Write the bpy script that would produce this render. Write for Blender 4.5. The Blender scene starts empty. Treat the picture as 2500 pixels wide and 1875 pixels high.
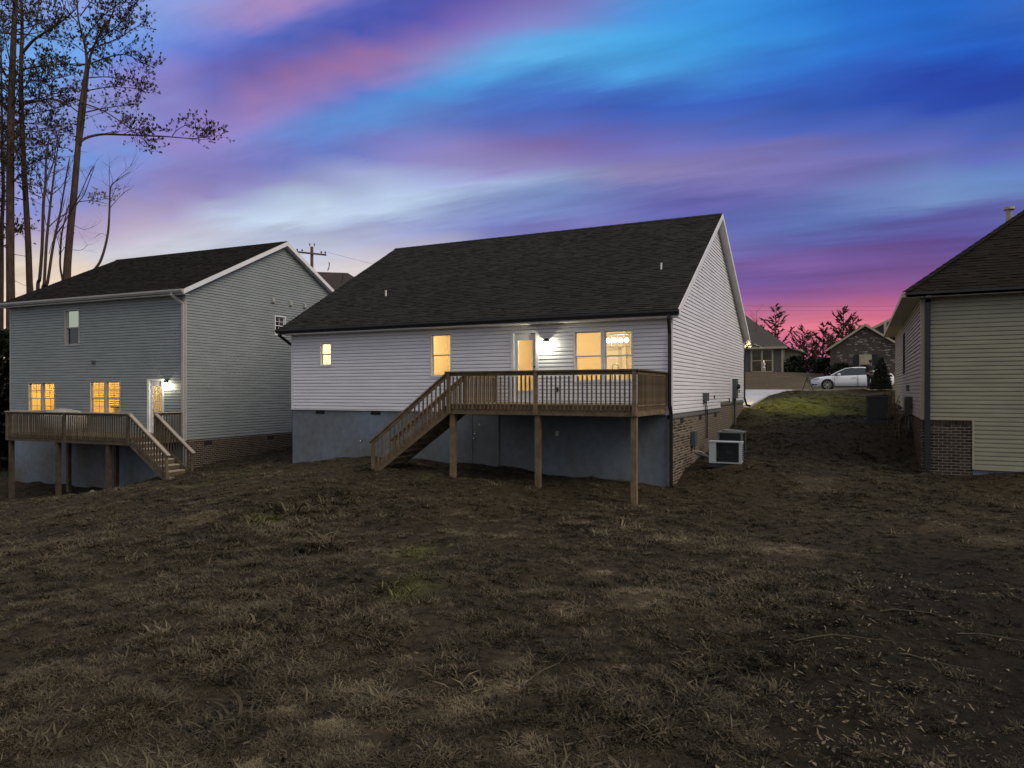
import bpy, bmesh, math, random
import numpy as np
from mathutils import Vector, Matrix

random.seed(11)
rng = np.random.default_rng(11)
sc = bpy.context.scene
COL = sc.collection

# ------------------------------------------------------------------ camera
FPX, YH = 1714.3, 955.4                      # focal length and horizon row of the 2500 px wide photograph
cam_d = bpy.data.cameras.new('camera')
cam = bpy.data.objects.new('camera', cam_d)
COL.objects.link(cam)
cam.location = (0, 0, 0)
cam.rotation_euler = (math.pi / 2, 0, 0)
cam_d.sensor_width = 36.0
cam_d.lens = FPX / 2500 * 36
cam_d.shift_y = (YH - 937.5) / 2500
cam_d.clip_start = 0.1
cam_d.clip_end = 3000
sc.camera = cam

# ------------------------------------------------------------------ colour management
sc.view_settings.view_transform = 'Standard'
sc.view_settings.look = 'None'
sc.view_settings.gamma = 1.0
sc.view_settings.use_curve_mapping = False
sc.view_settings.exposure = 0.0
sc.cycles.use_denoising = True
sc.cycles.max_bounces = 6
sc.cycles.diffuse_bounces = 3
sc.cycles.glossy_bounces = 2
sc.cycles.transparent_max_bounces = 8
sc.cycles.sample_clamp_indirect = 4.0
sc.cycles.caustics_reflective = False
sc.cycles.caustics_refractive = False


def lin(c):
    c = np.asarray(c, float) / 255.0
    return np.where(c <= 0.04045, c / 12.92, ((c + 0.055) / 1.055) ** 2.4)


# ------------------------------------------------------------------ dusk sky
# sky colours by direction (column, row of the photograph -> azimuth, elevation), continued smoothly outside the frame
SKY = """310 10 135 160 225;450 20 140 155 220;560 10 165 145 200;650 20 160 130 190;750 40 120 115 195;690 8 175 140 185;850 20 85 100 190;1000 20 68 82 178
1100 10 85 80 175;1200 30 120 95 175;1290 40 138 115 190;330 90 105 155 225;450 80 105 130 215;600 90 85 110 200;750 80 80 100 190;900 60 72 88 182
1000 70 80 85 175;1050 100 145 115 175;1150 70 135 105 175;1250 70 125 160 220;400 190 140 130 200;550 170 100 100 185;700 180 110 100 175;800 170 165 115 165
700 215 170 120 170;900 140 150 110 165;1000 160 150 120 180;1150 130 105 160 220;1280 160 95 180 235;350 250 150 140 205;500 260 100 110 190;600 250 160 120 175
750 240 125 120 190;900 220 85 110 195;1000 220 75 150 215;1150 200 75 155 220;1280 220 70 120 205;400 310 140 125 190;550 300 150 125 185;700 300 115 130 200
850 290 90 145 215;1000 280 95 140 210;1150 270 85 120 200;1290 280 80 105 190;350 420 140 130 190;500 420 130 125 190;650 400 120 120 190;800 380 100 125 200
950 360 125 125 195;1100 370 140 130 190;1290 370 130 110 170;350 510 165 150 190;480 480 150 135 185;600 460 135 130 190;750 450 150 155 205;900 440 165 175 215
1100 440 160 175 215;1250 430 165 180 220;330 560 185 165 190;450 550 180 175 200;600 510 185 205 230;750 520 200 220 240;900 500 180 195 220;1000 485 185 210 235
1200 490 150 165 205;1290 500 125 145 200;350 600 205 205 215;500 580 200 205 220;700 575 175 185 210;900 560 165 175 210;1050 550 140 150 200;1250 540 115 125 190
780 620 190 195 215;860 650 225 215 215;1000 590 180 175 200;20 600 200 190 200;30 670 235 215 195;150 100 110 160 225;60 300 130 150 210;250 300 130 150 215
250 400 110 150 220;200 480 120 140 210;150 560 165 150 190;40 480 150 150 205;1340 15 125 105 180;1450 20 110 140 210;1600 20 65 150 225;1750 20 55 145 222
1900 20 45 130 215;2100 20 35 110 205;2300 20 32 100 195;2480 20 50 100 190;1350 110 90 175 235;1500 110 78 172 235;1650 110 65 160 228;1800 100 55 145 220
1950 100 48 130 212;2150 100 38 105 200;2350 100 30 90 185;2480 100 30 80 180;1350 190 75 150 220;1550 180 75 160 225;1700 170 65 145 215;1850 160 55 120 208
2000 160 45 105 198;2150 150 48 85 180;2300 160 38 65 160;2450 170 38 65 160;1350 260 65 100 190;1550 260 58 95 185;1700 250 60 100 195;1850 240 55 95 190
2000 240 52 90 180;2200 230 42 75 170;2400 230 40 70 165;1350 320 95 110 190;1500 310 92 100 180;1650 310 80 105 190;1850 310 80 105 190;2000 310 72 95 180
2200 310 75 100 185;2400 300 65 95 180;1350 370 125 105 165;1500 360 115 105 175;1650 370 125 120 190;1800 370 120 115 185;2000 370 120 115 180;2200 370 110 110 180
2400 370 95 105 185;1350 430 145 165 205;1550 430 145 135 185;1700 430 135 125 180;1850 420 125 120 180;2000 420 115 110 175;2150 430 105 105 170;2300 430 110 140 195
2450 420 95 130 190;1350 490 110 135 190;1550 480 110 120 185;1700 490 100 95 170;1900 480 105 105 175;2100 480 110 130 190;2250 470 115 150 195;2450 470 105 130 185
1350 550 120 115 180;1800 540 95 105 175;1950 550 95 115 180;2100 540 90 110 175;2250 530 92 95 165;2400 520 95 95 165;1800 600 110 110 175;1950 600 95 90 160
2100 600 92 85 155;2250 590 95 80 150;1830 660 115 90 155;1950 650 135 95 160;2100 650 120 85 145;2200 640 115 80 140;1850 700 110 85 155;2000 700 105 80 145
2150 690 115 85 150;1840 738 160 100 165;1950 740 150 90 150;2100 740 185 95 140;2150 735 180 95 140;1850 785 222 125 145;2000 775 230 130 140;2120 780 230 122 140;1950 810 224 115 138;2090 815 222 112 138
1900 860 195 98 150;2050 880 200 100 150;2300 810 205 105 138;2450 700 130 85 140;1500 700 160 120 165;1300 750 190 150 175;1000 760 225 200 190;700 760 235 215 195
300 760 235 215 195;1500 880 220 140 160;1000 900 230 190 175;500 900 235 205 180;2400 900 205 110 145;50 850 230 205 185"""
pts = np.array([[float(a) for a in s.split()] for s in SKY.replace('\n', ';').split(';')])
sx, sz = (pts[:, 0] - 1250) / FPX, (YH - pts[:, 1]) / FPX
s_az, s_el = np.degrees(np.arctan(sx)), np.degrees(np.arctan2(sz, np.sqrt(1 + sx * sx)))


def sky_at(az, el):
    t = math.tan(math.radians(az))
    qx, qy = 1250 + FPX * t, YH - FPX * math.tan(math.radians(el)) * math.hypot(1, t)
    ux, uy = 1.0, -(0.05 + 0.30 * min(1, max(0, (1550 - qx) / 1200)) * min(1, max(0, (640 - qy) / 420)))
    m = math.hypot(ux, uy)
    ux, uy = ux / m, uy / m
    ddx, ddy = pts[:, 0] - qx, pts[:, 1] - qy
    d = ((ddx * ux + ddy * uy) / 80) ** 2 + ((ddy * ux - ddx * uy) / 19) ** 2
    w = np.exp(-0.5 * (d - d.min())) + 1e-6
    return lin((w[:, None] * pts[:, 2:5]).sum(0) / w.sum())


ZEN = (0.515, 0.530, 0.600)                       # dusk sky overhead and behind the camera
wd = bpy.data.worlds.new('World')
sc.world = wd
wd.use_nodes = True
wt = wd.node_tree
wt.nodes.clear()
WN, WL = wt.nodes.new, wt.links.new


def wmath(op, a, b=None, c=None):
    n = WN('ShaderNodeMath')
    n.operation = op
    for i, v in enumerate((a, b, c)):
        if v is None:
            continue
        if isinstance(v, (int, float)):
            n.inputs[i].default_value = v
        else:
            WL(v, n.inputs[i])
    return n.outputs[0]


def wrange(v, a, b, c, d, smooth=False):
    n = WN('ShaderNodeMapRange')
    n.interpolation_type = 'SMOOTHSTEP' if smooth else 'LINEAR'
    WL(v, n.inputs[0])
    for i, x in enumerate((a, b, c, d)):
        n.inputs[i + 1].default_value = x
    return n.outputs[0]


def wmix(f, a, b):
    n = WN('ShaderNodeMix')
    n.data_type = 'RGBA'
    WL(f, n.inputs[0])
    for i, v in ((6, a), (7, b)):
        if isinstance(v, tuple):
            n.inputs[i].default_value = (*v, 1)
        else:
            WL(v, n.inputs[i])
    return n.outputs[2]


tc = WN('ShaderNodeTexCoord')
sp = WN('ShaderNodeSeparateXYZ')
WL(tc.outputs['Generated'], sp.inputs[0])
dx, dy, dz = sp.outputs
hyp = wmath('SQRT', wmath('ADD', wmath('MULTIPLY', dx, dx), wmath('MULTIPLY', dy, dy)))
az0 = wmath('MULTIPLY', wmath('ARCTAN2', dx, dy), 57.29578)
el0 = wmath('MULTIPLY', wmath('ARCTAN2', dz, hyp), 57.29578)
# cloud streets on a high layer, running towards the left horizon
zz = wmath('ADD', wmath('MAXIMUM', dz, 0.0), 0.10)
px_, py_ = wmath('DIVIDE', dx, zz), wmath('DIVIDE', dy, zz)
along = wmath('ADD', wmath('MULTIPLY', px_, -0.90), wmath('MULTIPLY', py_, 0.436))
cross = wmath('ADD', wmath('MULTIPLY', px_, 0.436), wmath('MULTIPLY', py_, 0.90))


def streak(cs, as_, detail, seed):
    cb = WN('ShaderNodeCombineXYZ')
    WL(wmath('MULTIPLY', cross, cs), cb.inputs[0])
    WL(wmath('MULTIPLY', along, as_), cb.inputs[1])
    cb.inputs[2].default_value = seed
    n = WN('ShaderNodeTexNoise')
    n.inputs['Scale'].default_value = 1.0
    n.inputs['Detail'].default_value = detail
    n.inputs['Roughness'].default_value = 0.55
    WL(cb.outputs[0], n.inputs['Vector'])
    return wmath('SUBTRACT', n.outputs[0], 0.5)


nz1, nz2, nz3 = streak(1.6, 0.45, 3, 1.7), streak(4.4, 0.95, 6, 9.1), streak(1.0, 0.35, 3, 5.3)
nz4 = streak(9.0, 2.6, 5, 3.3)
lowk = wrange(el0, 1.0, 14.0, 0.12, 1.0, True)
el = wmath('ADD', el0, wmath('MULTIPLY', lowk, wmath('ADD', wmath('MULTIPLY', nz1, 1.2), wmath('ADD', wmath('MULTIPLY', nz2, 2.4), wmath('MULTIPLY', nz4, 1.5)))))
az = wmath('ADD', az0, wmath('MULTIPLY', nz3, 3.5))
azf = wrange(az, -42, 42, 0, 1)
ROWS = [0, 1.2, 2.4, 3.6, 4.8, 6, 7.2, 8.4, 9.6, 10.8, 12, 13.2, 14.4, 15.6, 16.8, 18, 19.2, 20.4, 21.6, 22.8, 24, 25.2, 26.4, 27.6, 29]
col = None
for k, e in enumerate(ROWS):
    r = WN('ShaderNodeValToRGB')
    r.color_ramp.interpolation = 'LINEAR'
    els = r.color_ramp.elements
    fr = np.linspace(0, 1, 32)
    els[0].position, els[1].position = 0, 1
    for f_ in fr[1:-1]:
        els.new(float(f_))
    for q, f_ in zip(els, fr):
        q.color = (*[float(v) for v in sky_at(-42 + 84 * f_, e)], 1)
    WL(azf, r.inputs[0])
    col = r.outputs[0] if col is None else wmix(wrange(el, ROWS[k - 1], e, 0, 1), col, r.outputs[0])
bright = wmath('ADD', 1.0, wmath('ADD', wmath('MULTIPLY', nz2, 0.55), wmath('MULTIPLY', nz4, 0.35)))
vm = WN('ShaderNodeVectorMath')
vm.operation = 'SCALE'
hs = WN('ShaderNodeHueSaturation')
hs.inputs['Saturation'].default_value = 0.99
WL(col, hs.inputs['Color'])
WL(hs.outputs[0], vm.inputs[0])
WL(bright, vm.inputs['Scale'])
fa = wrange(wmath('ABSOLUTE', az0), 44, 85, 0, 1, True)
fe = wrange(el0, 27, 52, 0, 1, True)
rest = wmix(wmath('MAXIMUM', fa, fe), vm.outputs[0], ZEN)
bg = WN('ShaderNodeBackground')
bg.inputs['Strength'].default_value = 1.0
WL(rest, bg.inputs['Color'])
wo = WN('ShaderNodeOutputWorld')
WL(bg.outputs[0], wo.inputs['Surface'])
wd.cycles.sampling_method = 'MANUAL'
wd.cycles.sample_map_resolution = 512

# one weak, very soft sun: the last glow of the sky high on the right
sd = bpy.data.lights.new('sun', 'SUN')
sd.energy = 2.15
sd.angle = math.radians(40)
sd.color = (1.0, 0.89, 0.76)
so = bpy.data.objects.new('sun', sd)
COL.objects.link(so)
so.rotation_euler = Vector((0.62, -0.42, 0.66)).to_track_quat('Z', 'Y').to_euler()


# ------------------------------------------------------------------ materials
def mat(name, c1, c2=None, scale=6.0, detail=4, rough=0.7, bump=0.0, bscale=None, stretch=(1, 1, 1), metal=0.0, rnd=0.0, tone=0.0, spec=0.4, inst=False, green=None, dirt=None):
    """Principled surface: two colours mixed by noise, optional per-object (rnd) or per-face (tone) lightness, bump and large stains."""
    m = bpy.data.materials.new(name)
    m.use_nodes = True
    t = m.node_tree
    N, L = t.nodes.new, t.links.new
    b = t.nodes['Principled BSDF']
    b.inputs['Roughness'].default_value = rough
    b.inputs['Metallic'].default_value = metal
    b.inputs['Specular IOR Level'].default_value = spec
    c2 = c2 or tuple(x * 0.8 for x in c1)
    g = N('ShaderNodeTexCoord')
    mp = N('ShaderNodeMapping')
    mp.inputs['Scale'].default_value = stretch
    L(g.outputs['Object'], mp.inputs[0])
    n = N('ShaderNodeTexNoise')
    n.inputs['Scale'].default_value = scale
    n.inputs['Detail'].default_value = detail
    L(mp.outputs[0], n.inputs['Vector'])
    rp = N('ShaderNodeValToRGB')
    rp.color_ramp.elements[0].position, rp.color_ramp.elements[1].position = 0.32, 0.68
    rp.color_ramp.elements[0].color = (*c1, 1)
    rp.color_ramp.elements[1].color = (*c2, 1)
    L(n.outputs[0], rp.inputs[0])
    colr = rp.outputs[0]

    def mul(colr, val):
        v = N('ShaderNodeVectorMath')
        v.operation = 'SCALE'
        L(colr, v.inputs[0])
        L(val, v.inputs['Scale'])
        return v.outputs[0]

    def rng_(src, lo, hi):
        q = N('ShaderNodeMapRange')
        L(src, q.inputs[0])
        q.clamp = False
        q.inputs[3].default_value, q.inputs[4].default_value = lo, hi
        return q.outputs[0]
    if green:
        a = N('ShaderNodeAttribute')
        a.attribute_name = 'green'
        a.attribute_type = 'INSTANCER' if inst else 'GEOMETRY'
        mx = N('ShaderNodeMix')
        mx.data_type = 'RGBA'
        L(a.outputs['Fac'], mx.inputs[0])
        L(colr, mx.inputs[6])
        mx.inputs[7].default_value = (*green, 1)
        colr = mx.outputs[2]
    if rnd:
        o = N('ShaderNodeObjectInfo')
        colr = mul(colr, rng_(o.outputs['Random'], 1 - rnd, 1 + rnd))
    if tone:
        a = N('ShaderNodeAttribute')
        a.attribute_name = 'tone'
        a.attribute_type = 'INSTANCER' if inst else 'GEOMETRY'
        colr = mul(colr, rng_(a.outputs['Fac'], 1 - tone, 1 + tone))
    if dirt:
        n2 = N('ShaderNodeTexNoise')
        n2.inputs['Scale'].default_value = dirt[0]
        n2.inputs['Detail'].default_value = 5
        L(g.outputs['Object'], n2.inputs['Vector'])
        colr = mul(colr, rng_(n2.outputs[0], 1 - dirt[1], 1 + dirt[1]))
    L(colr, b.inputs['Base Color'])
    if bump:
        n3 = N('ShaderNodeTexNoise')
        n3.inputs['Scale'].default_value = bscale or scale * 4
        n3.inputs['Detail'].default_value = 5
        L(mp.outputs[0], n3.inputs['Vector'])
        bp = N('ShaderNodeBump')
        bp.inputs['Strength'].default_value = bump
        bp.inputs['Distance'].default_value = 0.02
        L(n3.outputs[0], bp.inputs['Height'])
        L(bp.outputs[0], b.inputs['Normal'])
    return m


def emat(name, c, s):
    m = bpy.data.materials.new(name)
    m.use_nodes = True
    t = m.node_tree
    t.nodes.clear()
    e = t.nodes.new('ShaderNodeEmission')
    e.inputs[0].default_value = (*c, 1)
    e.inputs[1].default_value = s
    o = t.nodes.new('ShaderNodeOutputMaterial')
    t.links.new(e.outputs[0], o.inputs[0])
    return m


def glass(name, tint=(0.95, 0.97, 0.96), refl=0.10):
    m = bpy.data.materials.new(name)
    m.use_nodes = True
    t = m.node_tree
    t.nodes.clear()
    a = t.nodes.new('ShaderNodeBsdfTransparent')
    a.inputs[0].default_value = (*tint, 1)
    g = t.nodes.new('ShaderNodeBsdfGlossy')
    g.inputs['Roughness'].default_value = 0.03
    x = t.nodes.new('ShaderNodeMixShader')
    x.inputs[0].default_value = refl
    o = t.nodes.new('ShaderNodeOutputMaterial')
    t.links.new(a.outputs[0], x.inputs[1])
    t.links.new(g.outputs[0], x.inputs[2])
    t.links.new(x.outputs[0], o.inputs[0])
    return m


M = {}
M['white_siding'] = mat('white_vinyl', (0.70, 0.685, 0.69), (0.64, 0.625, 0.63), 0.9, 3, 0.42, stretch=(1, 1, 5), dirt=(0.6, 0.08), spec=0.35)
M['grey_siding'] = mat('grey_vinyl', (0.225, 0.245, 0.235), (0.19, 0.21, 0.203), 1.2, 5, 0.5, stretch=(1, 1, 4), dirt=(0.5, 0.16), bump=0.12, bscale=60)
M['tan_siding'] = mat('tan_vinyl', (0.262, 0.246, 0.166), (0.216, 0.204, 0.14), 1.2, 5, 0.5, stretch=(1, 1, 4), dirt=(0.6, 0.14), bump=0.12, bscale=60)
M['white_trim'] = mat('white_trim', (0.68, 0.67, 0.66), (0.60, 0.59, 0.58), 2.5, 4, 0.45, dirt=(3, 0.06))
M['grey_trim'] = mat('grey_trim', (0.36, 0.35, 0.32), (0.31, 0.30, 0.275), 2.5, 4, 0.5, dirt=(3, 0.08))
M['tan_trim'] = mat('tan_trim', (0.36, 0.31, 0.22), (0.30, 0.26, 0.19), 2.5, 4, 0.5, dirt=(3, 0.08))
M['shingle'] = mat('charcoal_shingle', (0.028, 0.0255, 0.0205), (0.0175, 0.016, 0.0135), 90, 3, 0.95, bump=0.5, bscale=160, tone=0.34, dirt=(0.35, 0.15), spec=0.12)
M['brown_shingle'] = mat('brown_shingle', (0.018, 0.0135, 0.0092), (0.011, 0.0085, 0.006), 90, 3, 0.95, bump=0.5, bscale=160, tone=0.3, dirt=(0.35, 0.15), spec=0.1)
M['roof_deck'] = mat('roof_deck', (0.04, 0.037, 0.034), None, 8, 3, 0.9)
M['black_metal'] = mat('black_metal', (0.018, 0.019, 0.021), (0.012, 0.012, 0.014), 4, 3, 0.38, dirt=(2, 0.2))
M['dark_recess'] = mat('dark_recess', (0.012, 0.012, 0.012), None, 4, 2, 0.8)
M['parging'] = mat('cement_parging', (0.165, 0.200, 0.240), (0.125, 0.118, 0.102), 0.45, 9, 0.9, bump=0.9, bscale=60, dirt=(4.5, 0.32), spec=0.2)
M['mortar'] = mat('mortar', (0.31, 0.265, 0.19), (0.23, 0.195, 0.145), 14, 4, 0.95, bump=0.4, bscale=90, spec=0.1)
M['brick_tan'] = mat('mixed_brick', (0.128, 0.100, 0.070), (0.064, 0.052, 0.040), 7, 5, 0.9, bump=0.6, bscale=60, rnd=0.75, spec=0.15)
M['brick_red'] = mat('dark_brick', (0.054, 0.039, 0.028), (0.036, 0.027, 0.021), 7, 5, 0.9, bump=0.6, bscale=60, rnd=0.5, spec=0.15)
M['cap_brick'] = mat('cap_stone', (0.15, 0.14, 0.125), (0.10, 0.095, 0.09), 6, 4, 0.85, bump=0.4)
M['deck_wood'] = mat('treated_pine', (0.175, 0.124, 0.070), (0.100, 0.072, 0.042), 5, 6, 0.8, bump=0.35, bscale=30, rnd=0.25, dirt=(2.0, 0.28), spec=0.25)
M['old_wood'] = mat('weathered_pine', (0.120, 0.094, 0.060), (0.07, 0.055, 0.036), 5, 6, 0.85, bump=0.4, bscale=30, rnd=0.28, dirt=(2.0, 0.28), spec=0.2)
M['pale_wood'] = mat('sun_bleached_pine', (0.34, 0.285, 0.22), (0.26, 0.22, 0.17), 5, 5, 0.8, rnd=0.1)
M['room_tan'] = mat('room_paint_tan', (0.78, 0.64, 0.38), (0.76, 0.62, 0.37), 1.5, 2, 0.7)
M['room_cream'] = mat('room_paint_cream', (0.80, 0.74, 0.60), (0.78, 0.72, 0.58), 1.5, 2, 0.7)
M['room_amber'] = mat('room_paint_amber', (0.80, 0.62, 0.30), (0.78, 0.60, 0.29), 1.5, 2, 0.7)
M['cabinet'] = mat('kitchen_cabinet', (0.62, 0.55, 0.42), (0.58, 0.52, 0.40), 3, 3, 0.4)
M['counter'] = mat('counter', (0.42, 0.36, 0.22), (0.34, 0.29, 0.18), 20, 4, 0.3)
M['steel'] = mat('brushed_steel', (0.55, 0.52, 0.45), None, 10, 2, 0.25, metal=0.9)
M['ac_brown'] = mat('ac_brown', (0.055, 0.048, 0.038), (0.036, 0.032, 0.026), 5, 4, 0.6, dirt=(3, 0.2))
M['pane'] = glass('window_glass')
M['door_white'] = mat('door_paint', (0.62, 0.62, 0.61), (0.58, 0.58, 0.57), 3, 3, 0.4)
M['door_grey'] = mat('crawl_door_paint', (0.135, 0.14, 0.135), (0.10, 0.105, 0.105), 3, 6, 0.8, dirt=(1.5, 0.2), bump=0.2)
M['pvc'] = mat('white_pvc', (0.62, 0.58, 0.50), None, 6, 3, 0.5)
M['grey_box'] = mat('utility_grey', (0.085, 0.095, 0.10), (0.065, 0.075, 0.078), 5, 4, 0.5, dirt=(4, 0.15))
M['cable'] = mat('black_cable', (0.02, 0.02, 0.02), None, 5, 2, 0.6)
M['blind'] = mat('shaded_blind', (0.34, 0.22, 0.085), None, 6, 3, 0.6)  # slat colour darkened to stand for their backlit shade
M['frost'] = emat('lit_paper_shade', (0.55, 0.62, 0.46), 0.62)
M['lamp_glow'] = glass('lamp_globe', (0.98, 0.97, 0.9), 0.04)
_t = M['lamp_glow'].node_tree
_e = _t.nodes.new('ShaderNodeEmission')
_e.inputs[0].default_value, _e.inputs[1].default_value = (1.0, 0.95, 0.80, 1), 2.2
_a = _t.nodes.new('ShaderNodeAddShader')
_o = [n for n in _t.nodes if n.type == 'OUTPUT_MATERIAL'][0]
_t.links.new(_o.inputs[0].links[0].from_socket, _a.inputs[0])
_t.links.new(_e.outputs[0], _a.inputs[1])
_t.links.new(_a.outputs[0], _o.inputs[0])
M['bulb_glow'] = emat('globe_bulb', (1.0, 0.90, 0.70), 9.0)


# ------------------------------------------------------------------ frames, meshes, things
class Frame:
    def __init__(s, yaw, x, y):
        a = math.radians(yaw)
        s.yaw, s.M = yaw, np.array([[math.cos(a), math.sin(a), 0, x], [-math.sin(a), math.cos(a), 0, y], [0, 0, 1, 0], [0, 0, 0, 1]])

    def w(s, x, y, z=0.0):
        return (s.M @ np.array([x, y, z, 1.0]))[:3]


WORLD = Frame(0, 0, 0)
FM = Frame(25.95, 4.447, 19.578)               # the white house: x along its back wall, y into the house, origin at its near right corner
FL = Frame(23.7, -12.908, 27.697)              # the grey house on the left
FR = Frame(26.25, 11.277, 19.332)              # the tan house on the right


class MB:
    """Collects faces; becomes one mesh object."""

    def __init__(s):
        s.v, s.f, s.t = [], [], []

    def face(s, p, tone=0.5):
        k = len(s.v)
        s.v.extend([tuple(map(float, q)) for q in p])
        s.f.append(tuple(range(k, k + len(p))))
        s.t.append(tone)

    def hexa(s, c, tone=0.5):
        k = len(s.v)
        s.v.extend([tuple(map(float, q)) for q in c])
        for q in ((0, 3, 2, 1), (4, 5, 6, 7), (0, 1, 5, 4), (1, 2, 6, 5), (2, 3, 7, 6), (3, 0, 4, 7)):
            s.f.append(tuple(k + i for i in q))
            s.t.append(tone)
        return s

    def box(s, x0, x1, y0, y1, z0, z1, tone=0.5):
        return s.hexa([(x0, y0, z0), (x1, y0, z0), (x1, y1, z0), (x0, y1, z0), (x0, y0, z1), (x1, y0, z1), (x1, y1, z1), (x0, y1, z1)], tone)

    def pbox(s, P, a0, a1, z0, z1, o0, o1, tone=0.5):
        return s.hexa([P(a0, z0, o0), P(a1, z0, o0), P(a1, z0, o1), P(a0, z0, o1), P(a0, z1, o0), P(a1, z1, o0), P(a1, z1, o1), P(a0, z1, o1)], tone)

    def beam(s, p, q, w, h, up=(0, 0, 1), tone=0.5):
        p, q, up = Vector(p), Vector(q), Vector(up)
        d = (q - p).normalized()
        sd_ = d.cross(up)
        if sd_.length < 1e-4:
            sd_ = d.cross(Vector((0, 1, 0)))
        sd_.normalize()
        u = sd_.cross(d).normalized()
        a, b = sd_ * w / 2, u * h / 2
        return s.hexa([p - a - b, p + a - b, q + a - b, q - a - b, p - a + b, p + a + b, q + a + b, q - a + b], tone)

    def tube(s, pts, rad, n=8, tone=0.5, caps=True):
        pts = [Vector(p) for p in pts]
        rad = rad if isinstance(rad, (list, tuple)) else [rad] * len(pts)
        rings, prev = [], None
        for i, p in enumerate(pts):
            d = (pts[min(i + 1, len(pts) - 1)] - pts[max(i - 1, 0)])
            if d.length < 1e-9:
                d = Vector((0, 0, 1))
            d.normalize()
            a = prev if prev is not None else (Vector((1, 0, 0)) if abs(d.x) < 0.8 else Vector((0, 1, 0)))
            a = (a - d * a.dot(d)).normalized()
            prev = a
            b = d.cross(a)
            k = len(s.v)
            for j in range(n):
                t = 2 * math.pi * j / n
                s.v.append(tuple(p + (a * math.cos(t) + b * math.sin(t)) * rad[i]))
            rings.append(k)
        for k0, k1 in zip(rings, rings[1:]):
            for j in range(n):
                s.f.append((k0 + j, k0 + (j + 1) % n, k1 + (j + 1) % n, k1 + j))
                s.t.append(tone)
        if caps:
            s.f.append(tuple(rings[0] + j for j in range(n))[::-1])
            s.f.append(tuple(rings[-1] + j for j in range(n)))
            s.t += [tone, tone]
        return s

    def prism(s, poly, vec, tone=0.5):
        n, k = len(poly), len(s.v)
        vec = np.array(vec, float)
        s.v.extend([tuple(map(float, p)) for p in poly] + [tuple(np.array(p, float) + vec) for p in poly])
        s.f.append(tuple(range(k, k + n))[::-1])
        s.f.append(tuple(range(k + n, k + 2 * n)))
        for i in range(n):
            j = (i + 1) % n
            s.f.append((k + i, k + j, k + n + j, k + n + i))
        s.t += [tone] * (n + 2)
        return s

    def lathe(s, prof, c=(0, 0, 0), n=16, tone=0.5):
        k = len(s.v)
        for r, z in prof:
            for j in range(n):
                t = 2 * math.pi * j / n
                s.v.append((c[0] + r * math.cos(t), c[1] + r * math.sin(t), c[2] + z))
        for i in range(len(prof) - 1):
            for j in range(n):
                a, b = k + i * n + j, k + i * n + (j + 1) % n
                s.f.append((a, b, b + n, a + n))
                s.t.append(tone)
        s.f.append(tuple(k + j for j in range(n))[::-1])
        s.f.append(tuple(k + (len(prof) - 1) * n + j for j in range(n)))
        s.t += [tone, tone]
        return s

    def mesh(s, name, m, xf=None, smooth=False):
        v = np.array(s.v, float).reshape(-1, 3)
        if xf is not None and len(v):
            v = v @ xf[:3, :3].T + xf[:3, 3]
        me = bpy.data.meshes.new(name)
        me.from_pydata(v.tolist(), [], s.f)
        at = me.attributes.new('tone', 'FLOAT', 'FACE')
        at.data.foreach_set('value', np.array(s.t, np.float32))
        if m is not None:
            me.materials.append(m)
        if smooth:
            me.polygons.foreach_set('use_smooth', [True] * len(me.polygons))
        me.update()
        return me


def tags(o, label=None, cat=None, group=None, kind=None):
    for k, v in (('label', label), ('category', cat), ('group', group), ('kind', kind)):
        if v:
            o[k] = v


class Thing:
    """A top-level object: an Empty at the thing's base with its parts as children; vertices are given in frame coordinates."""

    def __init__(s, name, label, cat, fr, x, y, z, group=None, rot=0.0):
        s.fr = fr
        s.e = bpy.data.objects.new(name, None)
        s.e.empty_display_size = 0.3
        COL.objects.link(s.e)
        s.e.location = fr.w(x, y, z)
        s.e.rotation_euler = (0, 0, math.radians(-fr.yaw) + rot)
        tags(s.e, label, cat, group)
        s.M = np.array(Matrix.Translation(Vector(s.e.location)) @ Matrix.Rotation(math.radians(-fr.yaw) + rot, 4, 'Z'))
        s.Mi = np.linalg.inv(s.M)

    def part(s, name, mb, m, parent=None, fr=None, kind=None, label=None, smooth=False):
        fr = fr or s.fr
        o = bpy.data.objects.new(name, mb.mesh(name, m, s.Mi @ fr.M, smooth))
        COL.objects.link(o)
        o.parent = parent or s.e
        tags(o, label, None, None, kind)
        return o

    def inst(s, name, me, x, y, z, rot=0.0, scale=(1, 1, 1), parent=None, fr=None, rx=0.0):
        fr = fr or s.fr
        o = bpy.data.objects.new(name, me)
        COL.objects.link(o)
        o.parent = parent or s.e
        p = s.Mi @ np.array([*fr.w(x, y, z), 1.0])
        o.location = p[:3]
        o.rotation_euler = (rx, 0, rot)
        o.scale = scale
        return o


def solo(name, mb, m, label, cat, fr, x, y, z, group=None, kind=None, smooth=False):
    xf = np.linalg.inv(np.array(Matrix.Translation(Vector(fr.w(x, y, z))) @ Matrix.Rotation(math.radians(-fr.yaw), 4, 'Z'))) @ fr.M
    o = bpy.data.objects.new(name, mb.mesh(name, m, xf, smooth))
    COL.objects.link(o)
    o.location = fr.w(x, y, z)
    o.rotation_euler = (0, 0, math.radians(-fr.yaw))
    tags(o, label, cat, group, kind)
    return o


def lamp(name, p, power, color, size=0.08, kind='POINT'):
    l = bpy.data.lights.new(name, kind)
    l.energy = power
    l.color = color
    l.shadow_soft_size = size
    o = bpy.data.objects.new(name, l)
    COL.objects.link(o)
    o.location = p
    return o


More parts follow.
